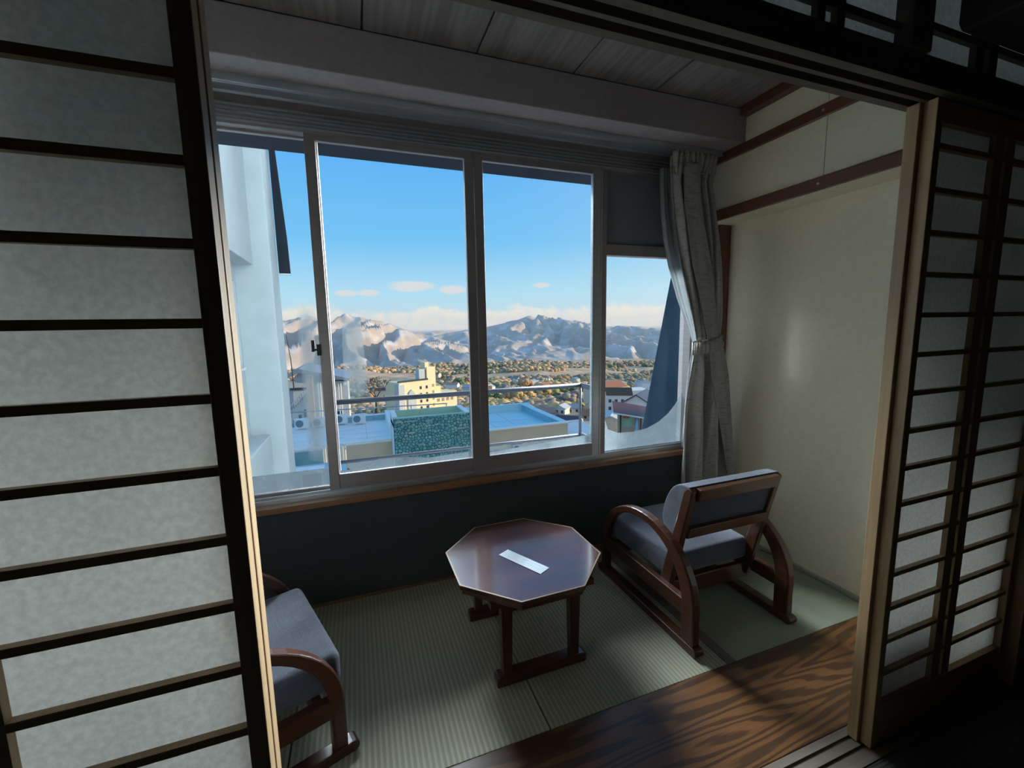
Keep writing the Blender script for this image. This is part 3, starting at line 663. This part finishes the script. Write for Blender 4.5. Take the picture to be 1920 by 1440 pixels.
# stone clad roof tank
st = thing('stone_enclosure', 'turquoise painted rubble stone enclosure rising beside the flat roof', 'enclosure', (0, 0, 0))
X0, X1, ZT, ZB, YF = 1.42, 5.02, -2.83, -6.2, 20.0
box('mortar_core', mortar, X0, X1, YF+.03, YF+.25, ZB, ZT-.01, st)
box('side_wall', whited, X0, X0+.2, YF+.25, 22.0, ZB, ZT, st); box('side_wall', greenp, X1-.2, X1, YF+.25, 22.0, ZB, ZT, st)
box('back_wall', greenp, X0, X1, 21.8, 22.0, ZB, ZT+.02, st); box('inner_floor', greenp, X0, X1, YF+.25, 21.8, ZT-.5, ZT-.30, st)
box('rim', whited, X1-.22, X1+.02, YF+.05, 22.02, ZT, ZT+.05, st); box('rim', whited, X0-.03, X0+.2, YF+.28, 22.02, ZT, ZT+.05, st); box('rim', greenp, X0, X1, YF+.0, YF+.26, ZT-.02, ZT+.01, st)
def clip(poly, p, q):
    mx, mz = (p[0]+q[0])/2, (p[1]+q[1])/2; nx, nz = q[0]-p[0], q[1]-p[1]; out = []
    for i in range(len(poly)):
        a, b = poly[i], poly[(i+1) % len(poly)]
        da = (a[0]-mx)*nx+(a[1]-mz)*nz; db = (b[0]-mx)*nx+(b[1]-mz)*nz
        if da <= 0: out.append(a)
        if da*db < 0:
            t = da/(da-db); out.append((a[0]+(b[0]-a[0])*t, a[1]+(b[1]-a[1])*t))
    return out
cell = .155; nx_, nz_ = int((X1-X0)/cell), int((ZT-ZB)/cell*1.15)
P_ = {}
for i in range(-1, nx_+2):
    for j in range(-1, nz_+2): P_[i, j] = (X0+(i+.5+random.uniform(-.42, .42))*cell, ZB+(j+.5+random.uniform(-.42, .42))*cell/1.15)
V, F3, C3 = [], [], []
for i in range(nx_+1):
    for j in range(nz_+1):
        c = P_[i, j]
        if not (X0 < c[0] < X1 and ZB+.5 < c[1] < ZT): continue
        poly = [(c[0]-.3, c[1]-.3), (c[0]+.3, c[1]-.3), (c[0]+.3, c[1]+.3), (c[0]-.3, c[1]+.3)]
        for di in (-2, -1, 0, 1, 2):
            for dj in (-2, -1, 0, 1, 2):
                if (di or dj) and (i+di, j+dj) in P_: poly = clip(poly, c, P_[i+di, j+dj])
                if len(poly) < 3: break
        if len(poly) < 3: continue
        poly = [(min(max(x, X0), X1), min(max(z, ZB), ZT)) for x, z in poly]
        cx = sum(p[0] for p in poly)/len(poly); cz = sum(p[1] for p in poly)/len(poly)
        sh1, sh2 = .90, .68; dpt = random.uniform(.02, .07); o = len(V); n = len(poly)
        tone = random.choice([(.22, .50, .48), (.16, .41, .42), (.28, .56, .52), (.11, .30, .33), (.33, .52, .50), (.18, .45, .50)])
        for p in poly: V.append((cx+(p[0]-cx)*sh1, YF+.035, cz+(p[1]-cz)*sh1)); C3.append((*tone, 1))
        for p in poly: V.append((cx+(p[0]-cx)*sh2, YF+.03-dpt, cz+(p[1]-cz)*sh2)); C3.append((*tone, 1))
        V.append((cx, YF+.025-dpt, cz)); C3.append((*tone, 1))
        for k in range(n):
            l = (k+1) % n
            F3 += [(o+k, o+l, o+n+l), (o+k, o+n+l, o+n+k), (o+n+k, o+n+l, o+2*n)]
so_ = from_np('stone_facing', V, F3, stonem, st, False, C3); so_['kind'] = 'stuff'
for (x, z, w_, h_) in [(1.62, -2.98, .34, .10), (3.02, -3.05, .36, .09), (2.2, -3.0, .42, .07), (4.6, -3.55, .5, .09), (2.2, -3.55, .34, .10), (1.85, -4.55, .32, .10), (1.6, -4.75, .30, .09), (4.2, -4.48, .5, .13), (2.6, -4.15, .3, .07), (3.4, -3.25, .26, .08), (4.75, -3.1, .26, .09)]:
    h2 = h_/2; pts = [(x-w_/2, z-h2*.4), (x-w_/2*.8, z-h2), (x+w_/2*.7, z-h2*.9), (x+w_/2, z+h2*.2), (x+w_/2*.75, z+h2), (x-w_/2*.85, z+h2*.8)]
    MB().prism(pts, YF-.10, YF+.03, 1).build('stone', stonel, st, .012)

# second roof to the right with its parapet
s2 = thing('parapet_roof', 'light blue flat roof with raised parapets right of the stone enclosure', 'roof', (0, 0, 0))
ZQ = -4.2
box('deck', blueroof, 5.2, 11.1, 21.8, 28.3, ZQ-.62, ZQ-.5, s2)
box('front_parapet', tanfas, 5.2, 11.2, 21.55, 21.8, -4.98, ZQ-.06, s2); box('parapet_cap', whited, 5.2, 11.25, 21.5, 21.85, ZQ-.06, ZQ, s2)
box('side_parapet', bluedark, 10.95, 11.2, 21.85, 28.2, ZQ-.55, ZQ-.04, s2); box('parapet_cap', blueroof, 10.85, 11.26, 21.85, 28.3, ZQ-.04, ZQ+.01, s2)
box('back_parapet', blueroof, 5.2, 11.6, 28.2, 28.5, ZQ-.55, ZQ, s2)
for x in (6.4, 7.6, 8.9): box('roof_seam', steel, x, x+.02, 22.2, 27.8, ZQ-.5, ZQ-.492, s2)
for y in (23.6, 25.4): box('roof_seam', steel, 6.3, 10.6, y, y+.02, ZQ-.5, ZQ-.492, s2)
box('lower_wall', whited, 5.2, 11.05, 21.7, 21.9, -12, -4.98, s2); box('ledge', whited, 5.2, 11.25, 21.45, 21.7, -5.02, -4.96, s2)
for a, b, c, d in ((6.75, 7.45, -5.75, -5.42), (6.1, 6.68, -5.75, -5.42), (9.85, 10.55, -5.7, -5.38)):
    w_ = box('window', alus, a, b, 21.66, 21.71, c, d, s2); box('pane', panelg, a+.05, b-.05, 21.65, 21.66, c+.04, d-.04, w_)
outdoor_unit('outdoor unit hung on the white wall below the light blue roof', (8.05, 21.36, -5.68), 0, .78)
s3 = thing('side_roof', 'low pale roof beyond the corner of the light blue roof', 'roof', (0, 0, 0))
box('deck', roofwhite, 11.3, 14.2, 22.0, 25.3, -5.4, -5.2, s3); box('curb', whited, 11.3, 14.2, 25.2, 25.4, -5.2, -5.08, s3); box('lower_wall', facade, 11.4, 14.1, 22.1, 25.1, -14, -5.4, s3)
MB().box(12.2, 13.0, 21.2, 21.6, -6.0, -5.55).build('vent_box', black, s3, .02)

# ================================================================== OUTSIDE: LAND
def vnoise(x, y, seed=0):
    xi, yi = np.floor(x).astype(np.int64), np.floor(y).astype(np.int64); fx, fy = x-xi, y-yi
    def h(a, b):
        n = (a*374761393+b*668265263+seed*1442695041) & 0x7fffffff
        n = ((n ^ (n >> 13))*1274126177) & 0x7fffffff
        return ((n ^ (n >> 16)) & 0xffff)/65535.0
    u, v = fx*fx*(3-2*fx), fy*fy*(3-2*fy)
    return (h(xi, yi)*(1-u)+h(xi+1, yi)*u)*(1-v)+(h(xi, yi+1)*(1-u)+h(xi+1, yi+1)*u)*v
def fbm(x, y, o=5, seed=0, g=.5):
    s = 0; a = 1; t = 0
    for k in range(o): s = s+a*vnoise(x*2**k, y*2**k, seed+k); t += a; a *= g
    return s/t
GD = np.array([0, 15, 25, 40, 70, 130, 190, 300, 400, 700, 1000, 1800, 2500, 4000, 5500, 14000.]); GZ = np.array([-11, -11.5, -12.5, -14, -18, -30, -37, -51, -62, -93, -122, -185, -240, -350, -462, -900.])
def ground(x, y):
    x = np.asarray(x, float); y = np.asarray(y, float); d = np.hypot(x, y)
    z = np.interp(d, GD, GZ)
    amp = np.clip((d-90)/900, 0, 1)*np.clip(d*.034, 0, 62)
    return z+amp*(fbm(x/420, y/420, 5, 3)-.56)*1.5+np.clip((d-150)/2500, 0, 1)*26*(fbm(x/160, y/160, 3, 9)-.5)
groundm = mat('winter_hillside', (.68, .47, .29), (.42, .30, .19), scale=(.016, .016, .016), rough=.95, detail=10, lo=.35, hi=.65)
na, nr = 300, 230
A = np.radians(np.linspace(-50, 80, na)); RR = np.concatenate([[8], np.geomspace(16, 9000, nr-1)])
gx = np.outer(RR, np.sin(A)); gy = np.outer(RR, np.cos(A)); gz = ground(gx, gy)
idx = np.arange(na*nr).reshape(nr, na)
quad = np.stack([idx[:-1, :-1], idx[:-1, 1:], idx[1:, 1:], idx[1:, :-1]], -1).reshape(-1, 4)
keep = gy.reshape(nr, na)[:-1, :-1].ravel() > 2.2
tag(from_np('ground', np.stack([gx, gy, gz], -1).reshape(-1, 3), quad[keep], groundm, None, True), 'wooded winter hillside falling away into the valley', kind='structure')
mount = mat('bare_winter_mountain', (.47, .395, .335), (.62, .60, .60), scale=(.0028, .0028, .006), rough=.95, detail=10, lo=.46, hi=.70)
def ridge(name, label, yc, px, pz, x0, x1, y0, y1, sp, seed, base=-470., spur=(420., 3600.), k=.85):
    xs_ = np.arange(x0, x1+1, sp); ys_ = np.arange(y0, y1+1, sp*1.1); X, Y = np.meshgrid(xs_, ys_)
    wob = (fbm(X/900, Y/900, 3, seed+5)-.5)*900
    H = np.interp(X, px, pz)-base
    t = np.clip((yc-Y)/(yc-y0), -1, 1)
    f = np.where(t > 0, (1-t)**1.55, np.clip(1+t*2.2, 0, 1)**1.5)
    n = 1-np.abs(2*fbm((X+wob+.16*(yc-Y))/spur[0], Y/spur[1], 4, seed, .52)-1)*1.9
    n2 = 1-np.abs(2*fbm((X-wob*.4)/180, Y/520, 3, seed+20)-1)
    prof = np.clip(4*np.abs(t)*(1-np.abs(t)), 0, 1)**.7
    Z = base+H*f+prof*H*k*(n-.55)+prof*70*(n2-.6)
    Z -= np.where(np.abs(t) > .93, (np.abs(t)-.93)*900, 0)
    ny, nx2 = X.shape; id_ = np.arange(nx2*ny).reshape(ny, nx2)
    q = np.stack([id_[:-1, :-1], id_[:-1, 1:], id_[1:, 1:], id_[1:, :-1]], -1).reshape(-1, 4)
    return tag(from_np(name, np.stack([X, Y, Z], -1).reshape(-1, 3), q, mount, None, True), label, kind='structure')
ridge('mountain', 'nearer bare mountain with one rounded summit left of the window mullion', 8000,
      [-4200, -2600, -1700, -1128, -995, -830, -706, -545, -408, -249, -117, 11, 229, 450, 677, 908, 1145, 1388, 1585, 2100, 2900],
      [60, 200, 150, 168, 147, 207, 241, 195, 128, 210, 262, 228, 188, 122, 52, -18, -80, -148, -220, -330, -470], -4200, 2900, 5300, 9400, 34, 2)
ridge('mountain', 'broad mountain with a pointed summit and gullied slopes right of the window mullion', 10000,
      [-500, 700, 1550, 2052, 2570, 3010, 3380, 3800, 4131, 4304, 4673, 4899, 5252, 5518, 5998, 6746, 7090, 7986, 8548, 9500, 11500],
      [-500, -330, -183, -108, -18, 26, 97, 183, 296, 220, 200, 144, 99, 14, 5, -34, -96, -300, -400, -470, -560], -500, 11500, 5600, 11600, 40, 31, -520., (560., 2600.))
ridge('mountain', 'low faraway range in the gap between the two mountains', 16000, [-2000, 1000, 2200, 3000, 3600, 4600, 5600, 9000, 13000, 16000], [-300, -180, -130, -60, -120, -80, -200, -260, -250, -420], -2000, 16000, 12500, 17500, 110, 51, -700.)

hz = bpy.data.materials.new('valley_haze_air'); hz.use_nodes = True; nt = hz.node_tree; nt.nodes.clear()
vsct = N('ShaderNodeVolumeScatter'); vsct.inputs['Color'].default_value = (.70, .86, 1, 1); vsct.inputs['Density'].default_value = 5e-5; vsct.inputs['Anisotropy'].default_value = .1
o_ = N('ShaderNodeOutputMaterial'); nt.links.new(vsct.outputs[0], o_.inputs[1])
tag(box('valley_haze', hz, -9000, 19000, 3600, 18500, -1300, 420), 'thin blue haze filling the valley before the mountains', None, None, 'stuff')
# spots for the far houses, kept clear of trees
nm = ['white house with a grey metal roof', 'cream house with an orange roof', 'white house with a pale roof', 'cream house with a maroon roof', 'grey house with a metal roof', 'white house with a pinkish roof']
ORD = ['leftmost', 'second from left', 'third from left', 'fourth from left', 'fifth from left', 'sixth from left', 'seventh from left', 'eighth from left', 'ninth from left', 'tenth from left']
rh = random.Random(5); FAR = []; SKIP = {0, 2, 3, 4, 5, 6, 10, 11, 13, 14, 15, 18, 19, 20, 21, 23, 24, 26, 27, 29, 30, 35, 37, 40, 41, 42, 43}
for k in range(44):
    a = R(rh.uniform(2, 50)); r = rh.uniform(150, 620) if k < 28 else rh.uniform(600, 1500); q = k % 6
    if 5 < math.degrees(a) < 14 and r < 260: r += 200
    e = 1.0+r/900
    it = [r*math.sin(a), r*math.cos(a), rh.uniform(7, 13)*e, rh.uniform(6, 9)*e, rh.uniform(3, 6)*e, rh.choice([0, 1.6, 2.2])*e, q, R(rh.uniform(-40, 40)), '']
    if k not in SKIP: FAR.append(it)
for q in range(6):
    for n_, it in enumerate(sorted([t for t in FAR if t[6] == q], key=lambda t: t[0]/t[1])): it[8] = '%s in the valley, %s of its kind' % (nm[q], ORD[n_])
CLEAR = [(t[0], t[1], max(t[2], t[3])*.62+1.5) for t in FAR]+[(30, 194, 24), (92, 136, 8), (96, 152, 10), (108, 150, 9), (112, 172, 9), (85, 196, 4), (74, 163, 6), (69, 132, 6), (81, 140, 5), (83, 165, 5), (89, 167, 5), (118, 200, 6), (11, 288, 7)]
# trees ------------------------------------------------------------
foli = mat('tree_crown_leaves', (.3, .2, .1), None, rough=.95, attr='tint')
def ico(sub):
    bm = bmesh.new(); bmesh.ops.create_icosphere(bm, subdivisions=sub, radius=1); v = np.array([x.co[:] for x in bm.verts]); f = np.array([[q.index for q in p.verts] for p in bm.faces]); bm.free(); return v, f
I1, I2 = ico(1), ico(2)
PAL = np.array([(.50, .30, .15), (.42, .25, .13), (.56, .36, .17), (.34, .22, .13), (.36, .25, .14), (.20, .18, .10), (.46, .31, .20), (.60, .37, .14)])
def blobs(name, pos, size, cols, mt, base=I1, parent=None, squash=.8, jit=.22):
    bv, bf = base; n = len(pos); k = len(bv)
    V = bv[None]*(1+rng.uniform(-jit, jit, (n, k, 1)))*np.asarray(size)[:, None, None]*np.array([1, 1, squash])+np.asarray(pos)[:, None, :]
    Fq = (bf[None]+(np.arange(n)*k)[:, None, None]).reshape(-1, 3)
    C = np.concatenate([np.repeat(np.asarray(cols)[:, None, :], k, 1)*rng.uniform(.9, 1.5, (n, k, 1)), np.ones((n, k, 1))], -1)
    return from_np(name, V.reshape(-1, 3), Fq, mt, parent, False, C.reshape(-1, 4))
def forest(name, label, n, r0, r1, s0, s1, thr):
    a = np.radians(rng.uniform(-30, 62, n*3)); r = np.exp(rng.uniform(math.log(r0), math.log(r1), n*3))
    x, y = r*np.sin(a), r*np.cos(a); q = fbm(x/(r0*.8), y/(r0*.8), 4, 77); ok = q > thr; x, y, r, q = x[ok][:n], y[ok][:n], r[ok][:n], q[ok][:n]
    s = rng.uniform(s0, s1, len(x))*(r/r0)**.62
    for hx_, hy_, hr_ in CLEAR:
        far = np.hypot(x-hx_, y-hy_) > hr_+s*.9; x, y, r, s = x[far], y[far], r[far], s[far]
    g = (fbm(x/(r0*.5), y/(r0*.5), 3, 91)*9+rng.uniform(-1.3, 1.3, len(x))).astype(int).clip(0, 7)
    return tag(blobs(name, np.stack([x, y, ground(x, y)+s*.35], -1), s, PAL[g], foli), label, None, None, 'stuff')
forest('woods', 'brown and ochre winter woods spread over the near valley slope', 3200, 170, 620, 1.7, 3.4, .44)
forest('woods', 'brown winter woods in clumps across the far valley floor', 9500, 620, 5200, 4.2, 8.5, .45)

def crown_tree(label, x, y, h, w, tone, group):
    z = float(ground(x, y)); t = thing('valley_tree', label, 'tree', (x, y, z-.3), 0, group)
    n = 34; p = rng.normal(0, 1, (n, 3)); p /= np.linalg.norm(p, axis=1)[:, None]; p *= rng.uniform(.35, 1, (n, 1))**.6
    p = p*np.array([w*.5, w*.5, h*.33])+np.array([0, 0, h*.62])
    blobs('crown', p, rng.uniform(.14, .26, n)*w, np.array(tone)[None]*rng.uniform(.7, 1.3, (n, 1)), foli, I1, t, .85, .35)
    MB().tube([(0, 0, -.6), (.05, 0, h*.35), (.0, .05, h*.6)], [w*.05, w*.04, w*.02], 6).build('trunk', mat_bark, t)
    return t
mat_bark = mat('dark_bark', (.09, .065, .045), (.06, .045, .03), scale=(6, 6, 2), rough=.95)
TL = {0: ('ochre leafed tree on the slope below the roofs', (.46, .30, .11)), 1: ('rusty brown tree on the slope below the roofs', (.36, .20, .09)), 2: ('dark green conifer on the slope below the roofs', (.10, .14, .06)), 3: ('yellow green tree on the slope below the roofs', (.30, .27, .08)), 4: ('grey brown leafless tree on the slope below the roofs', (.30, .23, .17))}
TREES = [(27, 430, 6.6, 9.8, 0), (92, 272, 6.6, 7.3, 0), (101, 265, 8.7, 7.9, 0), (121, 297, 9.8, 8.9, 0), (139, 309, 11.2, 12.9, 0), (451, 777, 15.9, 22.7, 0), (-28, 1458, 25.7, 44.0, 1), (236, 1206, 18.6, 24.8, 1), (194, 793, 16.5, 20.6, 1), (96, 269, 8.0, 8.7, 1), (274, 686, 11.2, 22.4, 1), (455, 915, 18.0, 33.5, 1), (171, 749, 17.4, 19.4, 2), (87, 277, 8.1, 8.8, 2), (140, 288, 6.5, 6.5, 2), (176, 346, 10.8, 9.8, 2), (196, 367, 10.5, 8.4, 2), (163, 343, 9.6, 10.6, 3), (100, 180, 3.7, 5.3, 3), (159, 280, 13.9, 9.0, 3), (-3, 809, 16.3, 26.5, 4), (200, 950, 19.6, 26.9, 4), (165, 471, 8.8, 16.4, 4), (358, 821, 13.6, 29.4, 4), (97, 207, 5.2, 6.4, 4), (113, 219, 7.5, 10.7, 4), (136, 250, 8.7, 10.1, 4)]
for k in range(5):
    for n_, (x, y, h, w, _) in enumerate(sorted([t for t in TREES if t[4] == k], key=lambda t: t[0]/t[1])):
        crown_tree('%s, %s of that kind' % (TL[k][0], ORD[n_]), x, y, h, w, TL[k][1], 'trees on the slope below the roofs')
bt = thing('bare_tree', 'spreading leafless tree standing beyond the flat roof', 'tree', (2.45, 70, float(ground(2.45, 70))))
zf = -10.9-bt.location.z
br = MB()
def branch(p, d, l, r, lev):
    q = p+d*l; br.tube([p, (p+q)/2+Vector((random.uniform(-1, 1), random.uniform(-1, 1), random.uniform(-.5, 1)))*l*.05, q], [max(r, .03), max(r*.85, .028), max(r*.68, .026)], 5 if lev < 3 else 3, False)
    if lev >= 7: return
    for k in range(2 if lev else 3):
        a = Vector((random.uniform(-1, 1), random.uniform(-1, 1), random.uniform(-.25, .55))).normalized()
        branch(q, (d+a*.62).normalized(), l*random.uniform(.68, .86), r*.66, lev+1)
branch(Vector((0, 0, zf)), Vector((.05, 0, 1)), 1.35, .17, 0)
br.build('branches', mat_bark, bt); MB().tube([(0, 0, -.8), (.05, 0, zf*.5), (0, 0, zf+.02)], [.30, .23, .18], 8).build('trunk', mat_bark, bt)

# buildings --------------------------------------------------------
yel = mat('cream_tower_wall', (.88, .76, .48), (.82, .71, .45), scale=(.4, .4, .4), rough=.9)
greyb = mat('grey_building_wall', (.55, .58, .60), (.50, .53, .55), scale=(1, 1, 1), rough=.9)
slate = mat('grey_blue_metal_roof', (.24, .29, .36), (.20, .25, .31), scale=(1, 1, 1), rough=.5)
maroon = mat('maroon_metal_roof', (.115, .045, .06), (.09, .035, .048), scale=(3, 3, 3), rough=.5)
orange = mat('orange_tile_roof', (.50, .20, .10), (.42, .16, .08), scale=(3, 3, 3), rough=.8)
darkwin = mat('dark_window_pane', (.05, .06, .08), None, rough=.2)
creamb = mat('cream_house_wall', (.66, .58, .45), (.60, .52, .40), scale=(2, 2, 2), rough=.9)
whiteh = mat('white_house_wall', (.78, .78, .76), (.72, .72, .70), scale=(2, 2, 2), rough=.9)
bluet = mat('dark_blue_roof_tile', (.05, .08, .14), (.04, .065, .115), scale=(8, 1, 1), rough=.45)
pinkt = mat('pinkish_roof', (.46, .27, .20), (.40, .23, .17), scale=(2, 2, 2), rough=.9)

ap = thing('apartment_tower', 'cream hotel block with a stair tower, sunlit across the valley edge', 'building', (28, 190, -46), R(24))
box('body', yel, -13, 3.2, 0, 12, 0, 24.6, ap); box('rounded_bay', greyb, -13.6, -10.8, -.6, 3, 0, 23.8, ap)
MB().prism([(-9.2, 0), (-5.2, 0), (-5.2, 17), (-5.9, 20), (-7.2, 21.4), (-8.4, 20.4), (-9.2, 18)], -.5, .4, 1).build('glazed_bay', greyb, ap)
box('stair_tower', yel, 2.6, 7.2, 2.6, 7.5, 0, 30.2, ap); box('tower_top', yel, 2.0, 4.0, 3.0, 7.0, 29, 32.4, ap)
box('parapet', mat_bark, -12.6, 2.4, 1.5, 2.0, 24.6, 25.3, ap); box('roof_plant', greyb, -1.2, 1.8, 3, 6, 24.6, 29.5, ap)
towerwin = mat('dull_tower_window', (.30, .27, .22), None, rough=.4)
for z in range(6):
    for x in (-3.0, .1): box('window', darkwin, x, x+1.0, -.08, .02, 6.0+3.0*z, 7.3+3.0*z, ap)
    for x in (3.7, 5.2): box('window', towerwin, x, x+1.0, 2.52, 2.62, 6+3.0*z, 7.3+3.0*z, ap)
    box('window', darkwin, 7.16, 7.26, 3.4, 6.4, 6+3.0*z, 7.4+3.0*z, ap)
box('low_annex', yel, 7.2, 20, 4, 13, 0, 17.4, ap); box('penthouse', yel, 7.2, 11.4, 5, 10, 17.4, 20.5, ap)
for x in range(4): box('window', towerwin, 8.5+2.6*x, 10+2.6*x, 3.92, 4.02, 13.4, 14.9, ap)

nb = thing('grey_roof_house', 'grey walled building with a low metal roof and outside stair', 'building', (-5.6, 42, 0))
MB().prism([(-.6, -2.72), (.65, -2.05), (4.9, -3.15), (4.9, -3.40), (.65, -2.42), (-.6, -3.05)], 0, 8, 1).build('roof', slate, nb)
box('wall', greyb, -.3, 4.65, .4, 8, -16, -3.3, nb); MB().prism([(-.3, -3.3), (4.6, -3.4), (.65, -2.42)], .4, 8, 1).build('gable_wall', greyb, nb)
box('chimney_pillar', tanfas, 1.42, 1.90, -2.0, -1.5, -16, -2.72, nb); box('pillar_cap', steel, 1.38, 1.94, -2.04, -1.46, -2.72, -2.55, nb)
MB().prism([(-.4, -16), (1.42, -16), (1.42, -3.95), (-.4, -5.95)], -1.4, -1.2, 1).build('stair_wall', whited, nb)
MB().prism([(-.3, -5.55), (-.3, -5.42), (1.2, -3.72), (1.9, -3.72), (1.9, -3.82), (1.22, -3.82)], -1.65, -1.60, 1).build('stair_rail', whited, nb)
for k in range(9): box('stair_baluster', grille, -.25+.17*k, -.21+.17*k, -1.64, -1.60, -5.9+.18*k, -5.45+.19*k, nb)
box('window', darkwin, -.2, 1.3, .3, .42, -3.98, -3.78, nb)
for x in (2.15, 2.35): MB().tube([(x, -.1, -12), (x, -.1, -3.4)], .05, 6).build('pipe', unitw, nb)
for x in (3.85, 4.05): MB().tube([(x, .25, -12), (x, .25, -3.6)], .045, 6).build('pipe', unitw, nb)
box('meter_box', whited, 4.3, 4.55, .25, .4, -3.75, -3.5, nb)
box('window', darkwin, 3.3, 4.0, .34, .42, -7.0, -6.2, nb)
for x0_ in (.1, .55, 1.0): box('stair_window', panelg, x0_, x0_+.22, -1.42, -1.39, -7.2+x0_, -6.5+x0_, nb)
an = thing('antenna_mast', 'thin dark antenna mast behind the white hotel wing', 'mast', (-5.35, 41.5, -3.2))
MB().tube([(0, 0, -.5), (-.05, 0, 2.0), (-.25, 0, 4.2)], [.05, .035, .02], 6).build('pole', black, an)

def house(name, label, x, y, w, d, h, rh, wall, roof, rz=0.0, win=True, along='x', group=None, up_=0.0):
    z = float(ground(x, y))+up_; t = thing(name, label, 'house', (x, y, z-1.5), rz, group)
    h += 1.5; e = .35
    box('wall', wall, -w/2, w/2, -d/2, d/2, 0, h, t)
    if rh > .3:
        a_, b_, ax = (d/2, w/2, 0) if along == 'x' else (w/2, d/2, 1)
        MB().prism([(-a_-e, h-.12), (0, h+rh-.14), (a_+e, h-.12), (a_+e, h+.08), (0, h+rh+.08), (-a_-e, h+.08)], -b_-e, b_+e, ax).build('roof', roof, t)
        MB().prism([(-a_, h), (a_, h), (0, h+rh-.13)], -b_, b_, ax).build('gable_wall', wall, t)
    else: box('roof', roof, -w/2-.2, w/2+.2, -d/2-.2, d/2+.2, h, h+.3, t)
    if win:
        nfl = max(1, int((h-1.5)/2.8)); nw = max(2, int(w/2.2))
        for f in range(nfl):
            for k in range(nw):
                xx = -w/2+(k+.5)*w/nw; box('window', darkwin, xx-.5, xx+.5, -d/2-.06, -d/2+.02, 2.4+2.8*f, 3.6+2.8*f, t)
    return t
H = [('town_house', 'white blue roofed house with a gable, behind the maroon porch roof', 46.0, 61, 6.4, 7, 3.4, 2.2, whiteh, bluet, R(-50), False, 'y', None, 3.5),
     ('town_house', 'cream house with a shallow gable left of the blue roofed house', 47.5, 72, 4.2, 6, 4.2, 1.0, creamb, greyb, R(-42), False, 'y', None, 0),
     ('town_hotel', 'white multi storey block with rows of square windows', 92, 136, 9, 8, 6.5, 2.2, whiteh, mat_bark, R(-28), True, 'x', None, 3.5),
     ('town_house', 'building with a broad orange roof behind the white window block', 96, 152, 15, 9, 4.5, 2.0, creamb, orange, R(6), True, 'x', None, 8),
     ('town_house', 'flat roofed pale building right of the orange roof', 108, 150, 12, 9, 7, 0, whiteh, whiteh, R(-12), True, 'x', None, 4),
     ('town_house', 'flat roofed cream building above the white window block', 112, 172, 12, 9, 8, 0, creamb, creamb, 0, True, 'x', None, 6),
     ('chimney_house', 'small pinkish block with an orange top beside the light blue roof', 85, 196, 4.0, 4.5, 4.6, 0, creamb, orange, R(-24), False, 'x', None, 0),
     ('town_house', 'house with a wide pinkish roof below the pinkish block', 74, 163, 7.2, 8, 1.6, 1.8, creamb, pinkt, R(-10), False, 'x', None, 0),
     ('town_house', 'long low house with a brick red roof below the railing post', 69, 132, 8.5, 7, .9, 1.5, greyb, maroon, R(-45), False, 'x', None, 0),
     ('town_house', 'house with an orange red tiled roof near the right window mullion', 81, 140, 5.2, 6, 2.0, 1.8, creamb, orange, R(-20), True, 'x', None, 0),
     ('town_house', 'white gabled house among the grey trees', 83, 165, 5, 6, 2.8, 1.6, whiteh, greyb, R(-50), True, 'y', None, 0),
     ('town_house', 'grey roofed house left of the orange red tiled roof', 89, 167, 6, 5, 2.6, 1.5, whiteh, slate, R(-15), True, 'x', None, 0),
     ('town_house', 'pale flat house behind the orange red tiled roof', 118, 200, 7, 6, 4.2, 0, whiteh, greyb, R(-30), True, 'x', None, 0),
     ('town_house', 'small cream gabled house beside the bare tree', 11, 288, 8, 9, 3.6, 2, creamb, creamb, R(10), False, 'x', None, 0)]
for a in H: house(*a)
pal = [(whiteh, slate), (creamb, orange), (whiteh, greyb), (creamb, maroon), (greyb, slate), (whiteh, pinkt)]
for (x, y, w_, d_, h_, rh_, q, rz_, lab) in FAR:
    house('valley_house', lab, x, y, w_, d_, h_, rh_, pal[q][0], pal[q][1], rz_, math.hypot(x, y) < 400, 'x', 'far houses down in the valley', .002*math.hypot(x, y)+1.2)

pr = thing('porch', 'open porch with a maroon lean-to roof and steel posts', 'porch', (27, 38, 0), R(-20))
MB().hexa([(-1.9, -1.3, -7.75), (2.6, -1.9, -8.45), (3.4, 1.6, -8.0), (-1.4, 1.4, -7.05), (-1.9, -1.3, -7.66), (2.6, -1.9, -8.36), (3.4, 1.6, -7.9), (-1.4, 1.4, -6.95)]).build('roof', maroon, pr)
MB().hexa([(-1.95, -1.36, -7.86), (2.6, -1.96, -8.56), (2.6, -1.86, -8.56), (-1.95, -1.26, -7.86), (-1.95, -1.36, -7.7), (2.6, -1.96, -8.4), (2.6, -1.86, -8.4), (-1.95, -1.26, -7.7)]).build('gutter', whited, pr)
for x, y, mt, r in ((-1.1, -1.1, maroon, .10), (.55, -1.35, steel, .22), (.95, -1.35, maroon, .11)): MB().tube([(x, y, -14), (x, y, -7.9-.15*(x+1.1))], r, 8).build('post', mt, pr, smooth=True)
box('notice_board', greenp, -.85, .3, -.9, -.82, -9.35, -8.2, pr); tag(box('notice_header', orange, -.8, -.1, -.93, -.9, -8.45, -8.2, pr), 'orange header strip')
box('back_wall', creamb, -.9, 3.2, .9, 1.1, -14, -8.0, pr)
for z in (-9.9, -10.5): MB().tube([(-1.1, -1.2, z), (3.0, -1.9, z-.5)], .035, 6).build('handrail', maroon, pr)
for k in range(6): MB().tube([(-.6+.6*k, -1.3-.1*k, -11.5), (-.6+.6*k, -1.3-.1*k, -9.95-.08*k)], .02, 5).build('baluster', steel, pr)
